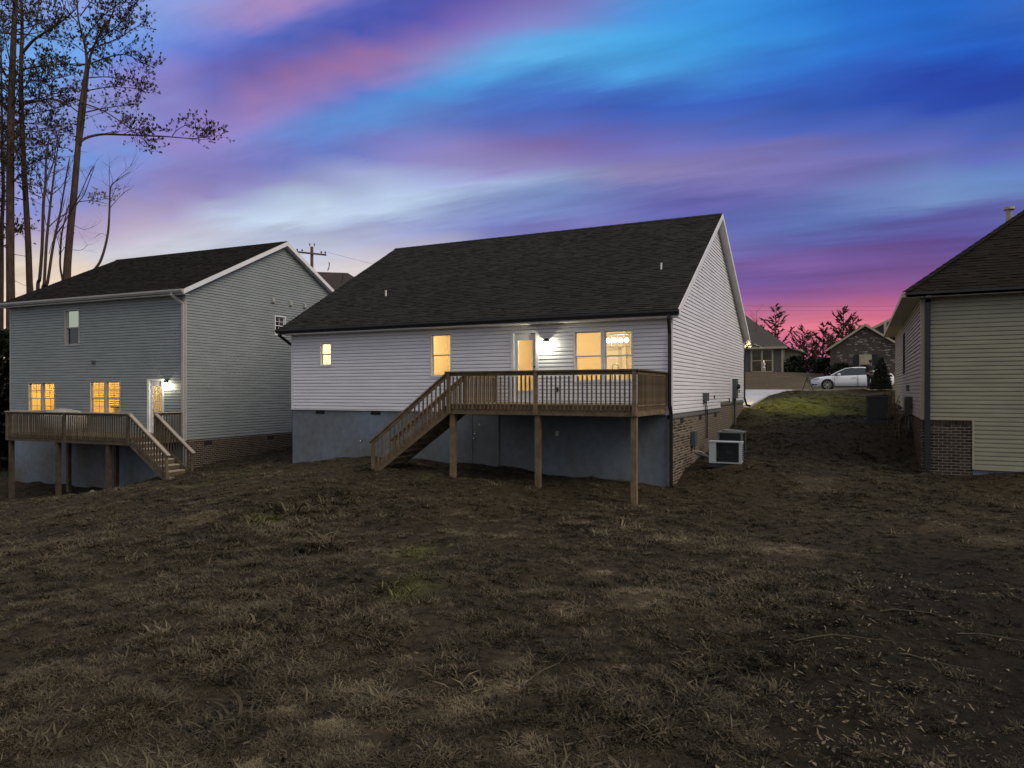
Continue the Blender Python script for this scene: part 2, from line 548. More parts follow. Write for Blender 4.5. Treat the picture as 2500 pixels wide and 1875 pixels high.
# ------------------------------------------------------------------ terrain
def vnoise(x, y, seed=0):
    xi, yi = np.floor(x).astype(np.int64), np.floor(y).astype(np.int64)
    fx, fy = x - xi, y - yi
    fx, fy = fx * fx * (3 - 2 * fx), fy * fy * (3 - 2 * fy)

    def h(a, b):
        n = (a * 374761393 + b * 668265263 + seed * 982451653) & 0x7fffffff
        n = ((n ^ (n >> 13)) * 1274126177) & 0x7fffffff
        return ((n ^ (n >> 16)) & 0xffff) / 65535.0
    return (h(xi, yi) * (1 - fx) + h(xi + 1, yi) * fx) * (1 - fy) + (h(xi, yi + 1) * (1 - fx) + h(xi + 1, yi + 1) * fx) * fy


def fbm(x, y, seed=0, oct_=4):
    t, a, n = 0, 1.0, 0
    for i in range(oct_):
        t = t + a * vnoise(x * 2 ** i, y * 2 ** i, seed + i)
        n += a
        a *= 0.5
    return t / n


CP = [(0, -12, -3.1), (-14, -8, -3.4), (14, -8, -2.9), (0, 3, -2.92), (-6, 4, -3.0), (6, 4, -2.85), (0, 10, -2.78), (-7, 12, -3.0), (7, 11, -2.62), (-15, 14, -3.6), (-26, 22, -4.6), (15, 9, -2.3), (22, 6, -2.0), (-30, 5, -4.2)]
for x, y, z in [(-8.1, -2.9, -2.3), (-0.2, -2.95, -2.76), (-2.85, -2.9, -2.48), (-5.48, -2.9, -2.40), (0.0, 0.0, -2.645), (-5.9, 0, -2.33), (-10.7, 0, -2.30), (-13.9, 0, -2.62), (0.48, 0.48, -2.66), (0.1, 3.63, -2.25), (0.1, 9.25, -1.66), (0.1, 14.9, -0.76),
                (2.2, 3.5, -2.02), (1.2, 1.6, -2.12), (1.2, 2.4, -2.05), (2.0, 1.4, -2.15), (-10, -5, -2.62), (-3, -6, -2.72), (-14.2, 3.5, -2.5), (-14.2, 9, -1.6), (-14.2, 14.5, -0.75), (-7, 15.5, -0.75), (-6, 19, -0.38), (0.3, 19, -0.38), (-6, 23.2, -0.02), (0.5, 23.4, 0.0), (4, 20, -0.25), (3.2, 16.5, -0.62), (6, 23.6, 0.02), (14, 23.6, 0.02), (-14, 23.6, 0.0), (-25, 23.6, -0.3),
                (0, 33.4, 0.12), (8, 33.4, 0.12), (-10, 33.4, 0.1), (20, 33.4, 0.15), (-25, 33, 0), (4, 40, 0.75), (0, 45, 1.25), (7, 44.6, 0.95), (-2, 53, 1.88), (-8, 52, 1.8), (-8, 62, 2.2), (6, 60, 1.6), (20, 55, 1.5), (-25, 55, 1.6)]:
    CP.append(tuple(FM.w(x, y, z)))
for x, y, z in [(0.3, 0, -3.0), (0.37, 0.37, -3.04), (0.2, 5.9, -2.6), (0.2, 11, -2.1), (-7.3, -2.3, -4.42), (-4.35, -2.3, -4.25), (-1.45, -2.3, -3.92), (1.7, -2.3, -3.1), (-7.4, 0, -4.05), (-11, 0, -4.05), (-12, 6, -3.5), (-12, 11, -2.6), (-5, 11.2, -2.3), (-4, -7, -3.75), (-12, -8, -4.6), (-20, 2, -4.7), (-16, 18, -2.2)]:
    CP.append(tuple(FL.w(x, y, z)))
for x, y, z in [(0, -0.1, -2.24), (1.2, -0.1, -2.24), (4, -0.1, -2.2), (10, 0, -2.1), (-0.1, 0.6, -2.2), (-0.1, 10.6, -1.15), (-0.1, 14.5, -0.62), (-1, 18, 0.0), (4, 17, -0.1), (12, 15, -0.5), (16, 8, -1.2), (-0.9, 4.8, -0.98), (3, -6, -2.4), (12, -6, -2.2)]:
    CP.append(tuple(FR.w(x, y, z)))
CP = np.array(CP)


def _tps(r2):
    return 0.5 * r2 * np.log(r2 + 1e-9)


n_ = len(CP)
d2 = ((CP[:, None, :2] - CP[None, :, :2]) ** 2).sum(-1)
A = np.zeros((n_ + 3, n_ + 3))
A[:n_, :n_] = _tps(d2) + np.eye(n_) * 0.6
A[:n_, n_], A[:n_, n_ + 1:] = 1, CP[:, :2]
A[n_, :n_], A[n_ + 1:, :n_] = 1, CP[:, :2].T
SOL = np.linalg.solve(A, np.concatenate([CP[:, 2], [0, 0, 0]]))


def base_h(x, y):
    x, y = np.asarray(x, float), np.asarray(y, float)
    sh = x.shape
    x, y = x.ravel(), y.ravel()
    out = np.empty(len(x))
    for i in range(0, len(x), 20000):
        xs_, ys_ = x[i:i + 20000], y[i:i + 20000]
        r2 = (xs_[:, None] - CP[None, :, 0]) ** 2 + (ys_[:, None] - CP[None, :, 1]) ** 2
        z = _tps(r2) @ SOL[:n_] + SOL[n_] + xs_ * SOL[n_ + 1] + ys_ * SOL[n_ + 2]
        rr = np.hypot(xs_ - 2, ys_ - 25)
        k = np.clip((rr - 45) / 60, 0, 1)
        k = k * k * (3 - 2 * k)
        out[i:i + 20000] = np.clip(z, -5.5, 3) * (1 - k) + (0.8 + 0.012 * (ys_ - 25) * (ys_ > 25)) * k * (ys_ > 0) + (-2.5) * k * (ys_ <= 0)
    return out.reshape(sh)


def inframe(fr, x, y):
    a = np.linalg.inv(fr.M)
    return a[0, 0] * x + a[0, 1] * y + a[0, 3], a[1, 0] * x + a[1, 1] * y + a[1, 3]


def ground_h(x, y):
    x, y = np.asarray(x, float), np.asarray(y, float)
    mx, my = inframe(FM, x, y)
    amp = np.clip((24.0 - my) / 2.0, 0.12, 1) * np.where(np.hypot(x - 2, y - 25) < 90, 1, 0.2)
    drv = (mx > -6.6) & (mx < 1.0) & (my > 14.3) & (my < 24.5)
    amp = np.where(drv, 0.1, amp)
    lump = (fbm(x * 0.45, y * 0.45, 3, 3) - 0.5) * 0.30 + (fbm(x * 1.7, y * 1.7, 8, 3) - 0.5) * 0.17
    return base_h(x, y) + lump * amp


def gz(x, y):
    return float(ground_h(np.array([x]), np.array([y]))[0])


def gf(fr, x, y):
    p = fr.w(x, y)
    return gz(p[0], p[1])


xs = np.concatenate([np.linspace(-700, -80, 14), np.linspace(-70, -32, 20), np.arange(-30, 34, 0.3), np.linspace(36, 75, 20), np.linspace(85, 700, 14)])
ys = np.concatenate([np.linspace(-200, -20, 8), np.linspace(-16, 2, 12), np.arange(3, 52, 0.3), np.linspace(53, 95, 30), np.linspace(105, 1200, 16)])
GX, GY = np.meshgrid(xs, ys)
GZ = ground_h(GX, GY)


def green_at(x, y):
    """1 where the winter lawn is still green: the strip beside the drive and a few small tufts in the yard."""
    mx, my = inframe(FM, np.asarray(x, float), np.asarray(y, float))
    g = np.exp(-(((mx - 2.6) / 2.4) ** 2 + ((my - 16.2) / 3.6) ** 2)) * (0.55 + 0.75 * fbm(x * 0.9, y * 0.9, 21, 3))
    for px, py, r in ((1020, 1330, 0.42), (1005, 1420, 0.36), (640, 1282, 0.4), (1040, 1190, 0.2), (470, 1190, 0.5), (600, 1175, 0.4)):
        z0 = -2.65 if px > 700 else -2.95
        Y = z0 * FPX / (YH - py)
        X = (px - 1250) / FPX * Y
        g = np.maximum(g, 0.42 * np.exp(-(((x - X) ** 2) * 1.4 + ((y - Y) ** 2) * 0.5) / r ** 2))
    return np.clip(g, 0, 1)


def pale_at(x, y):
    """bare straw patches in the yard"""
    g = np.zeros_like(np.asarray(x, float))
    for px, py, r in ((1125, 1300, .5), (1240, 1308, .5), (1395, 1272, .6), (1455, 1395, .45), (1560, 1470, .5), (1435, 1355, .3), (1110, 1255, .45), (1245, 1600, .3), (1120, 1705, .32), (1215, 1670, .3), (885, 1745, .2), (950, 1745, .2), (1010, 1580, .22), (1380, 1490, .3), (760, 1480, .22), (1500, 1620, .25), (1290, 1800, .22), (950, 1400, .3), (1650, 1330, .4), (690, 1690, .25), (630, 1820, .25), (800, 1740, .25), (1990, 1215, 1.3), (1930, 1360, .8), (2300, 1310, .6), (2440, 1350, .7), (480, 1255, .8)):
        z0 = -2.75
        Y = z0 * FPX / (YH - py)
        X = (px - 1250) / FPX * Y
        g = np.maximum(g, np.exp(-(((x - X) ** 2) + ((y - Y) ** 2) * 0.8) / (0.72 * r) ** 2))
    g = np.clip((g * (0.35 + 1.15 * fbm(x * 3.0, y * 3.0, 31, 3)) - 0.28) * 2.2, 0, 1.1)
    return g


def soil_vignette_at(x, y):
    """bare dark soil running down from the tan house, plus corner darkening painted into the lower right of the yard"""
    a = np.exp(-(((x - 6.3 - 0.32 * (y - 10)) / 1.7) ** 2 + ((y - 9.0) / 4.2) ** 2)) + 1.1 * np.exp(-(((x - 4.2) / 2.1) ** 2 + ((y - 6.0) / 2.4) ** 2))  # second term paints vignette-like corner darkening over the soil band
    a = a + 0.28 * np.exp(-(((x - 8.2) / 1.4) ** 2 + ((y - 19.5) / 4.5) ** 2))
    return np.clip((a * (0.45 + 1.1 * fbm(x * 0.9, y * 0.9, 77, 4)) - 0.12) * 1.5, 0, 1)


gr = bpy.data.meshes.new('ground')
nx, ny = len(xs), len(ys)
idx = np.arange(nx * ny).reshape(ny, nx)
fcs = np.stack([idx[:-1, :-1], idx[:-1, 1:], idx[1:, 1:], idx[1:, :-1]], -1).reshape(-1, 4)
gr.from_pydata(np.stack([GX, GY, GZ], -1).reshape(-1, 3).tolist(), [], fcs.tolist())
for nm, fn in (('green', green_at), ('tone', lambda x, y: np.clip(0.42 + 0.6 * pale_at(x, y) - 0.42 * soil_vignette_at(x, y) + 0.5 * (fbm(x * 0.5, y * 0.5, 5, 4) - 0.5) + (inframe(FM, x, y)[1] > 33.1) * (0.7 + 1.5 * fbm(x * 0.25, y * 0.6, 91, 4)), 0, 3))):
    at = gr.attributes.new(nm, 'FLOAT', 'POINT')
    at.data.foreach_set('value', np.asarray(fn(GX, GY), np.float32).ravel())
gr.polygons.foreach_set('use_smooth', [True] * len(gr.polygons))
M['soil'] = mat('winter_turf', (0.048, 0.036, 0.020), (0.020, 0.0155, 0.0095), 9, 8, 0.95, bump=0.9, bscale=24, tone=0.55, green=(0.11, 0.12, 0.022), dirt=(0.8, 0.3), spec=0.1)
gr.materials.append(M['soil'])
go = bpy.data.objects.new('ground', gr)
COL.objects.link(go)
tags(go, 'uneven dormant brown lawn sloping up between the houses', None, None, 'structure')

# street, kerbs and the concrete drive
M['asphalt'] = mat('asphalt', (0.075, 0.072, 0.068), (0.05, 0.048, 0.046), 30, 5, 0.9, bump=0.3)
M['concrete'] = mat('concrete', (0.42, 0.41, 0.42), (0.36, 0.352, 0.36), 2.5, 6, 0.85, bump=0.15, dirt=(0.7, 0.16))
M['kerb'] = mat('kerb_concrete', (0.36, 0.33, 0.27), (0.30, 0.27, 0.22), 5, 5, 0.9)
st = MB()
for x0, x1 in zip(np.arange(-60, 60, 4.0), np.arange(-56, 64, 4.0)):
    st.face([(x0, 24.3, 0.055), (x1, 24.3, 0.055), (x1, 33.0, 0.085), (x0, 33.0, 0.085)])
solo('street', st, M['asphalt'], 'narrow asphalt street behind the houses', None, FM, 0, 28, 0.06, kind='structure')
for yy, lab in ((24.15, 'near'), (33.0, 'far')):
    kb = MB()
    for x0 in np.arange(-60, 60, 3.0):
        kb.box(x0, x0 + 2.99, yy, yy + 0.15, -0.2, 0.16 if yy > 30 else 0.115)
    solo('kerb', kb, M['kerb'], f'pale concrete kerb on the {lab} side of the street', None, FM, 0, yy, 0, kind='structure')
dv = MB()
for y0, y1 in ((14.9, 17.7), (17.75, 20.6), (20.65, 24.12)):
    for x0, x1 in ((-6.2, -2.85), (-2.8, 0.25)):
        def dz_(y):
            return -0.60 + (y - 15.2) * 0.0785
        xr0, xr1 = x1, x1
        if x1 > 0:
            xr0, xr1 = x1 + 0.035 * (y0 - 15), x1 + 0.035 * (y1 - 15) + (0.9 if y1 > 23 else 0)
        dv.hexa([(x0, y0, dz_(y0) - 0.3), (xr0, y0, dz_(y0) - 0.3), (xr1, y1, dz_(y1) - 0.3), (x0, y1, dz_(y1) - 0.3), (x0, y0, dz_(y0)), (xr0, y0, dz_(y0)), (xr1, y1, dz_(y1)), (x0, y1, dz_(y1))])
solo('driveway', dv, M['concrete'], 'pale concrete driveway sloping up to the street past the white house', None, FM, -2, 19, -0.4, kind='structure')


# ------------------------------------------------------------------ house kit
def cut(a0, a1, z, openings):
    """free intervals of [a0, a1] at height z"""
    iv = [(a0, a1)]
    for (b0, b1, c0, c1) in openings:
        if c0 < z < c1:
            nv = []
            for s, e in iv:
                if b1 <= s or b0 >= e:
                    nv.append((s, e))
                else:
                    if b0 > s:
                        nv.append((s, b0))
                    if b1 < e:
                        nv.append((b1, e))
            iv = nv
    return iv


def wv(x, k):
    """small in-and-out waviness of a vinyl course"""
    return 0.0022 * math.sin(x * 1.9 + k * 2.399) + 0.0016 * math.sin(x * 4.3 + k * 1.17)


def siding(T, P, a0, a1, z0, z1, op, m, lim=None, e=0.1143, lip=0.026, top=0.004, gap=0.014):
    """clapboard courses with a dark shadow gap under each lip; every piece between openings is one board object, cut along rakes and openings"""
    n = int(math.ceil((z1 - z0) / e - 1e-6))
    for k in range(n):
        b0, b1 = z0 + k * e, min(z0 + (k + 1) * e, z1)
        g0 = b0 + gap
        if b1 - g0 < 0.01:
            continue

        def out(z):
            t = (z - b0) / e
            return lip - 0.35 * (lip - top) * t / 0.62 if t < 0.62 else lip - (lip - top) * (0.35 + 0.65 * (t - 0.62) / 0.38)
        zs_ = sorted({g0, b1, b0 + 0.62 * (b1 - b0)} | {z for o in op for z in o[2:4] if g0 < z < b1})
        xs_ = sorted({a0, a1} | {x for o in op for x in o[:2] if a0 < x < a1 and o[2] < b1 and o[3] > g0})
        for xa_, xb_ in zip(xs_, xs_[1:]):
            mb = MB()
            for c0, c1 in zip(zs_, zs_[1:]):
                for s0, t0 in cut(xa_, xb_, (c0 + c1) / 2, op):
                    s1, t1 = s0, t0
                    if lim:
                        l0, l1 = lim(c0), lim(c1)
                        s0, t0, s1, t1 = max(s0, l0[0]), min(t0, l0[1]), max(s1, l1[0]), min(t1, l1[1])
                        if t0 - s0 < 0.01:
                            continue
                        if t1 < s1:
                            s1 = t1 = (s1 + t1) / 2
                    ns = max(1, int((t0 - s0) / 0.8))
                    for i in range(ns):
                        f0, f1 = i / ns, (i + 1) / ns
                        w0, w1 = wv(s0 + (t0 - s0) * f0, k), wv(s0 + (t0 - s0) * f1, k)
                        mb.face([P(s0 + (t0 - s0) * f0, c0, out(c0) + w0), P(s0 + (t0 - s0) * f1, c0, out(c0) + w1), P(s1 + (t1 - s1) * f1, c1, out(c1) + w1), P(s1 + (t1 - s1) * f0, c1, out(c1) + w0)])
                        if c0 == g0:
                            mb.face([P(s0 + (t0 - s0) * f0, c0, -0.018), P(s0 + (t0 - s0) * f1, c0, -0.018), P(s0 + (t0 - s0) * f1, c0, out(c0) + w1), P(s0 + (t0 - s0) * f0, c0, out(c0) + w0)])
            if mb.f:
                T.part('siding_board', mb, m)


def wall_core(T, P, a0, a1, z0, z1, op, m, lim=None, name='wall', o=-0.02):
    zs_ = sorted({z0, z1} | {z for q in op for z in q[2:4] if z0 < z < z1} | ({z for z in lim.k if z0 < z < z1} if lim else set()))
    mb = MB()
    for c0, c1 in zip(zs_, zs_[1:]):
        for s, t in cut(a0, a1, (c0 + c1) / 2, op):
            s0, t0, s1, t1 = s, t, s, t
            if lim:
                l0, l1 = lim(c0), lim(c1)
                s0, t0, s1, t1 = max(s, l0[0]), min(t, l0[1]), max(s, l1[0]), min(t, l1[1])
            mb.hexa([P(s0, c0, o - 0.1), P(t0, c0, o - 0.1), P(t0, c0, o), P(s0, c0, o), P(s1, c1, o - 0.1), P(t1, c1, o - 0.1), P(t1, c1, o), P(s1, c1, o)])
    return T.part(name, mb, m)


def window(T, P, a0, a1, z0, z1, m, units=1, grid=None, blind=None, meet=0.5, upper=None, lower=None, fw=0.05):
    fr = MB()
    for b in ((a0 - fw * 0.5, a0 + fw * 0.5), (a1 - fw * 0.5, a1 + fw * 0.5)):
        fr.pbox(P, b[0], b[1], z0 - fw * 0.5, z1 + fw * 0.5, -0.12, 0.034)
    fr.pbox(P, a0 + fw * 0.5, a1 - fw * 0.5, z0 - fw * 0.6, z0 + fw * 0.4, -0.12, 0.042)
    fr.pbox(P, a0 + fw * 0.5, a1 - fw * 0.5, z1 - fw * 0.4, z1 + fw * 0.5, -0.12, 0.034)
    mw = 0.10
    span = (a1 - a0 - fw - mw * (units - 1)) / units
    for u in range(units - 1):
        c = a0 + fw * 0.5 + span * (u + 1) + mw * u
        fr.pbox(P, c, c + mw, z0 + fw * 0.4, z1 - fw * 0.4, -0.12, 0.030)
    w = T.part('window', fr, m)
    for u in range(units):
        b0 = a0 + fw * 0.5 + u * (span + mw)
        b1 = b0 + span
        zm = z0 + (z1 - z0) * meet
        for (c0, c1, o0, what) in ((zm - 0.015, z1 - fw * 0.4, -0.035, 'up'), (z0 + fw * 0.4, zm + 0.015, -0.065, 'lo')):
            s = MB()
            f = 0.034
            s.pbox(P, b0 + 0.002, b0 + f, c0, c1, o0 - 0.028, o0)
            s.pbox(P, b1 - f, b1 - 0.002, c0, c1, o0 - 0.028, o0)
            s.pbox(P, b0 + f, b1 - f, c0, c0 + f * 1.1, o0 - 0.028, o0)
            s.pbox(P, b0 + f, b1 - f, c1 - f, c1, o0 - 0.028, o0)
            if grid:
                for i in range(1, grid[0]):
                    q = b0 + (b1 - b0) * i / grid[0]
                    s.pbox(P, q - 0.009, q + 0.009, c0 + f * 1.1, c1 - f, o0 - 0.020, o0 - 0.006)
                for i in range(1, grid[1]):
                    q = c0 + (c1 - c0) * i / grid[1]
                    s.pbox(P, b0 + f, b1 - f, q - 0.009, q + 0.009, o0 - 0.0195, o0 - 0.0065)
            T.part('sash', s, m, parent=w)
            g = MB()
            g.face([P(b0 + f, c0 + f, o0 - 0.014), P(b1 - f, c0 + f, o0 - 0.014), P(b1 - f, c1 - f, o0 - 0.014), P(b0 + f, c1 - f, o0 - 0.014)])
            T.part('pane', g, M['pane'], parent=w)
            shade = upper if what == 'up' else lower
            if shade:
                h = MB()
                h.pbox(P, b0 + 0.01, b1 - 0.01, c0 + 0.01, c1 - 0.01, -0.135, -0.13)
                T.part('window_shade', h, shade, parent=w)
        if blind:
            bl = MB()
            z = z1 - 0.06
            while z > z1 - (z1 - z0) * blind[u]:
                bl.hexa([P(b0 + 0.02, z, -0.16), P(b1 - 0.02, z, -0.16), P(b1 - 0.02, z - 0.022, -0.125), P(b0 + 0.02, z - 0.022, -0.125), P(b0 + 0.02, z + 0.003, -0.16), P(b1 - 0.02, z + 0.003, -0.16), P(b1 - 0.02, z - 0.019, -0.125), P(b0 + 0.02, z - 0.019, -0.125)])
                z -= 0.088
            T.part('blind', bl, M['blind'], parent=w)
    return w


def room(T, P, a0, a1, z0, z1, depth, m, o=-0.14):
    r = MB()
    r.face([P(a0, z0, -depth), P(a1, z0, -depth), P(a1, z1, -depth), P(a0, z1, -depth)])
    r.face([P(a0, z0, o), P(a0, z0, -depth), P(a0, z1, -depth), P(a0, z1, o)])
    r.face([P(a1, z0, o), P(a1, z0, -depth), P(a1, z1, -depth), P(a1, z1, o)])
    r.face([P(a0, z0, o), P(a1, z0, o), P(a1, z0, -depth), P(a0, z0, -depth)])
    r.face([P(a0, z1, o), P(a1, z1, o), P(a1, z1, -depth), P(a0, z1, -depth)])
    return T.part('room_wall', r, m)


def shingles(T, org, u, v, nrm, ulim, vlen, m, parent=None, e=0.142):
    """laminated shingle courses on a slope, each tab a lifted piece; one joined mesh (tabs are under 10 px)"""
    org, u, v, nrm = (np.array(q, float) for q in (org, u, v, nrm))
    mb = MB()
    k = 0
    s = 0.0
    while s < vlen - 0.02:
        s1 = min(s + e, vlen)
        a, b = ulim(s + e * 0.5)
        x = a - random.random() * 0.2
        while x < b:
            w = random.uniform(0.13, 0.34)
            c0, c1 = max(x, a), min(x + w, b)
            if c1 - c0 > 0.01:
                h = random.choice((0.010, 0.010, 0.018, 0.022))
                dn = random.uniform(-0.008, 0.008)
                t = min(1, max(0, random.gauss(0.5, 0.24)))
                p0, p1 = org + u * c0 + v * (s + dn), org + u * c1 + v * (s + dn)
                q0, q1 = org + u * c0 + v * s1, org + u * c1 + v * s1
                mb.face([p0 + nrm * h, p1 + nrm * h, q1 + nrm * 0.004, q0 + nrm * 0.004], t)
                mb.face([p0, p1, p1 + nrm * h, p0 + nrm * h], t * 0.8)
            x += w
        s += e
        k += 1
    return T.part('shingles', mb, m, parent=parent, kind='stuff')


def brick_mesh(name, w, h, d, m):
    """one brick lying with its face to -y, edges worn"""
    mb = MB()
    c = 0.006
    A_ = [(-w / 2, 0, -h / 2), (w / 2, 0, -h / 2), (w / 2, 0, h / 2), (-w / 2, 0, h / 2)]
    B_ = [(-w / 2 + c, -c, -h / 2 + c), (w / 2 - c, -c, -h / 2 + c), (w / 2 - c, -c, h / 2 - c), (-w / 2 + c, -c, h / 2 - c)]
    C_ = [(x, d, z) for x, _, z in A_]
    mb.v = A_ + B_ + C_
    mb.f = [(4, 5, 6, 7)] + [(i, (i + 1) % 4, 4 + (i + 1) % 4, 4 + i) for i in range(4)] + [(i, 8 + i, 8 + (i + 1) % 4, (i + 1) % 4) for i in range(4)]
    mb.t = [0.5] * len(mb.f)
    return mb.mesh(name, m)


def brickwork(T, places, me, m, axis, limit=300):
    """places: (x, y, z, width scale) sorted nearest first. The first are single bricks, the rest one joined part."""
    rot = {'-y': 0.0, '+x': math.pi / 2, '-x': -math.pi / 2}[axis]
    base = np.array([v.co[:] for v in me.vertices])
    fs = [tuple(p.vertices) for p in me.polygons]
    ca, sa = math.cos(rot), math.sin(rot)
    mb = MB()
    for i, (x, y, z, s) in enumerate(places):
        if i < limit:
            T.inst('brick', me, x, y, z, rot, (s, random.uniform(0.9, 1.15), 1))
        else:
            k = len(mb.v)
            b = base * (s, 1, 1)
            mb.v.extend([(x + px * ca - py * sa, y + px * sa + py * ca, z + pz) for px, py, pz in b])
            mb.f.extend([tuple(k + j for j in f) for f in fs])
            mb.t.extend([random.random()] * len(fs))
    if mb.f:
        T.part('bricks', mb, m, kind='stuff')


def downspout(T, pts, m, w=0.085, d=0.062):
    mb = MB()
    for p, q in zip(pts, pts[1:]):
        v = (Vector(q) - Vector(p)).normalized() * 0.012
        mb.beam(Vector(p) - v, Vector(q) + v, w, d, up=(0, 1, 0.001) if abs(v.z) > 0.004 else (0, 0, 1))
    return T.part('downspout', mb, m)


class Gable:
    """width limits of a gable wall at height z: vertical up to the eave line, then along the two rakes"""

    def __init__(s, D, ze, slope, ty, ztop):
        s.D, s.ze, s.sl, s.ty, s.zt = D, ze, slope, ty, ztop
        s.k = (ze, ztop)

    def __call__(s, z):
        if z <= s.ze:
            return (0.0, s.D)
        d = (z - s.ze) / s.sl
        return (d, s.D - (z - s.ze) / s.sl2)


def gable_roof(T, L, D, oy, ox, zt, ty, zp, m, trim, gut, th=0.17, shadow='roof_deck'):
    """two slopes, rake boards, soffits, gutter. Slope surface runs zt (at y=-oy) -> zp (at y=ty)."""
    s = (zp - zt) / (ty + oy)
    oyb = D + oy
    s2 = (zp - zt) / (oyb - ty)
    xa, xb = -L - ox, ox
    rf = MB()
    for (y0, z0, y1, z1) in ((-oy, zt, ty, zp), (oyb, zt, ty, zp)):
        rf.hexa([(xa, y0, z0 - th), (xb, y0, z0 - th), (xb, y1, z1 - th), (xa, y1, z1 - th), (xa, y0, z0 - 0.004), (xb, y0, z0 - 0.004), (xb, y1, z1 - 0.004), (xa, y1, z1 - 0.004)])
    roof = T.part('roof', rf, M[shadow])
    n = np.array([0, -s, 1]) / math.hypot(s, 1)
    v = np.array([0, 1, s]) / math.hypot(s, 1)
    shingles(T, (xa, -oy, zt), (1, 0, 0), v, n, lambda q: (0.0, xb - xa), math.hypot(ty + oy, zp - zt), m, parent=roof)
    cap = MB()
    x = xa
    while x < xb:
        t = random.random()
        for sg in (-1, 1):
            sl = s if sg < 0 else s2
            cap.hexa([(x, ty, zp + 0.002), (min(x + 0.3, xb), ty, zp + 0.002), (min(x + 0.3, xb), ty + sg * 0.14, zp - 0.14 * sl + 0.006), (x, ty + sg * 0.14, zp - 0.14 * sl + 0.006), (x, ty, zp + 0.028), (min(x + 0.3, xb), ty, zp + 0.020), (min(x + 0.3, xb), ty + sg * 0.14, zp - 0.14 * sl + 0.024), (x, ty + sg * 0.14, zp - 0.14 * sl + 0.03)], t)
        x += 0.29
    T.part('ridge_cap', cap, m, parent=roof, kind='stuff')
    rb = MB()
    for xx in ((xb + 0.002, xb + 0.03), (xa - 0.03, xa - 0.002)):
        for (y0, y1, sl) in ((-oy, ty, s), (oyb, ty, -s2)):
            z0, z1 = zt, zp
            rb.hexa([(xx[0], y0, z0 - 0.20), (xx[1], y0, z0 - 0.20), (xx[1], y1, z1 - 0.20), (xx[0], y1, z1 - 0.20), (xx[0], y0, z0 - 0.012), (xx[1], y0, z0 - 0.012), (xx[1], y1, z1 - 0.012), (xx[0], y1, z1 - 0.012)])
    T.part('rake_board', rb, trim)
    sf = MB()
    for (x0, x1) in ((0.0, xb), (xa, -L)):
        for (y0, y1) in ((-oy, ty), (oyb, ty)):
            sf.face([(x0, y0, zt - 0.185), (x1, y0, zt - 0.185), (x1, y1, zp - 0.185), (x0, y1, zp - 0.185)])
    T.part('rake_soffit', sf, trim)
    es = MB()
    es.box(xa + 0.005, xb - 0.005, -oy + 0.003, 0.0, zt - 0.205, zt - 0.19)
    es.box(xa + 0.005, xb - 0.005, -oy - 0.0, -oy + 0.02, zt - 0.204, zt - 0.03)
    T.part('eave_soffit', es, trim)
    g = MB()
    pr = [(-oy - 0.002, zt - 0.15), (-oy - 0.085, zt - 0.15), (-oy - 0.125, zt - 0.075), (-oy - 0.125, zt - 0.012), (-oy - 0.11, zt - 0.012), (-oy - 0.11, zt - 0.07), (-oy - 0.078, zt - 0.135), (-oy - 0.002, zt - 0.135)]
    g.prism([(xa - 0.04, y, z) for y, z in pr], (xb - xa + 0.08, 0, 0))
    for xx in (xa - 0.045, xb + 0.04):
        g.prism([(xx, y, z) for y, z in pr[:4] + [(-oy - 0.002, zt - 0.012)]], (0.005, 0, 0))
    T.part('gutter', g, gut)
    return roof, s, s2


# ------------------------------------------------------------------ the white house
ZB, ZS = -0.634, 2.105
L_, D_ = 13.896, 14.181
OY, OX, ZT, TY, ZP = 0.403, 0.262, 2.241, 6.838, 6.48
H = Thing('white_house', 'white clapboard ranch house with black gutters, lit windows and a wooden rear deck', 'house', FM, 0, 0, -2.66)
PB = lambda a, z, o: (a, -o, z)
PSR = lambda a, z, o: (o, a, z)
PSL = lambda a, z, o: (-L_ - o, a, z)
PF = lambda a, z, o: (a, D_ + o, z)
WA, WB, WC = (-12.545, -12.035, 0.905, 1.725), (-7.89, -7.125, 0.485, 1.865), (-2.885, -1.105, 0.285, 1.775)
DR = (-4.95, -4.06, -0.325, 1.785)
ops = [tuple(q) for q in (WA, WB, WC, DR)]
wall_core(H, PB, -L_, 0, ZB - 0.02, ZT - 0.19, ops, M['white_trim'])
gl = Gable(D_, ZS, 0.583, TY, ZP)
gl.sl = (ZP - ZT) / (TY + OY)
gl.sl2 = (ZP - ZT) / (D_ + OY - TY)
gl.ze = ZT + gl.sl * OY - 0.2
gl.k = (gl.ze,)
zpk = gl.ze + D_ / (1 / gl.sl + 1 / gl.sl2)
gl.k = (gl.ze, zpk)
wall_core(H, PSR, 0.0, D_, ZB - 0.02, zpk, [], M['white_trim'], gl)
wall_core(H, PSL, 0.0, D_, ZB - 0.02, zpk, [], M['white_trim'], gl)
wall_core(H, PF, -L_, 0, ZB - 0.02, ZT - 0.19, [], M['white_trim'])
tr_ = 0.055
ops_s = [(a - tr_ * 0.4, b + tr_ * 0.4, c - tr_ * 0.5, d + tr_ * 0.4) for a, b, c, d in ops]
siding(H, PB, -L_ + 0.075, -0.075, ZB, ZT - 0.205, ops_s, M['white_siding'])
siding(H, PSR, 0.075, D_ - 0.06, ZB, zpk, [(7.93, D_ + 1, ZB - 1, ZB + 0.2286)], M['white_siding'], gl)
ct = MB()
for P, a in ((PB, -0.0), (PB, -L_ + 0.075)):
    ct.pbox(P, a - 0.075, a, ZB - 0.02, ZT - 0.2, -0.01, 0.028)
for a in (0.0, D_ - 0.07):
    ct.pbox(PSR, a, a + 0.07, ZB - 0.02 if a < 1 else ZB + 0.22, ZT - 0.02, 0.0, 0.0285)
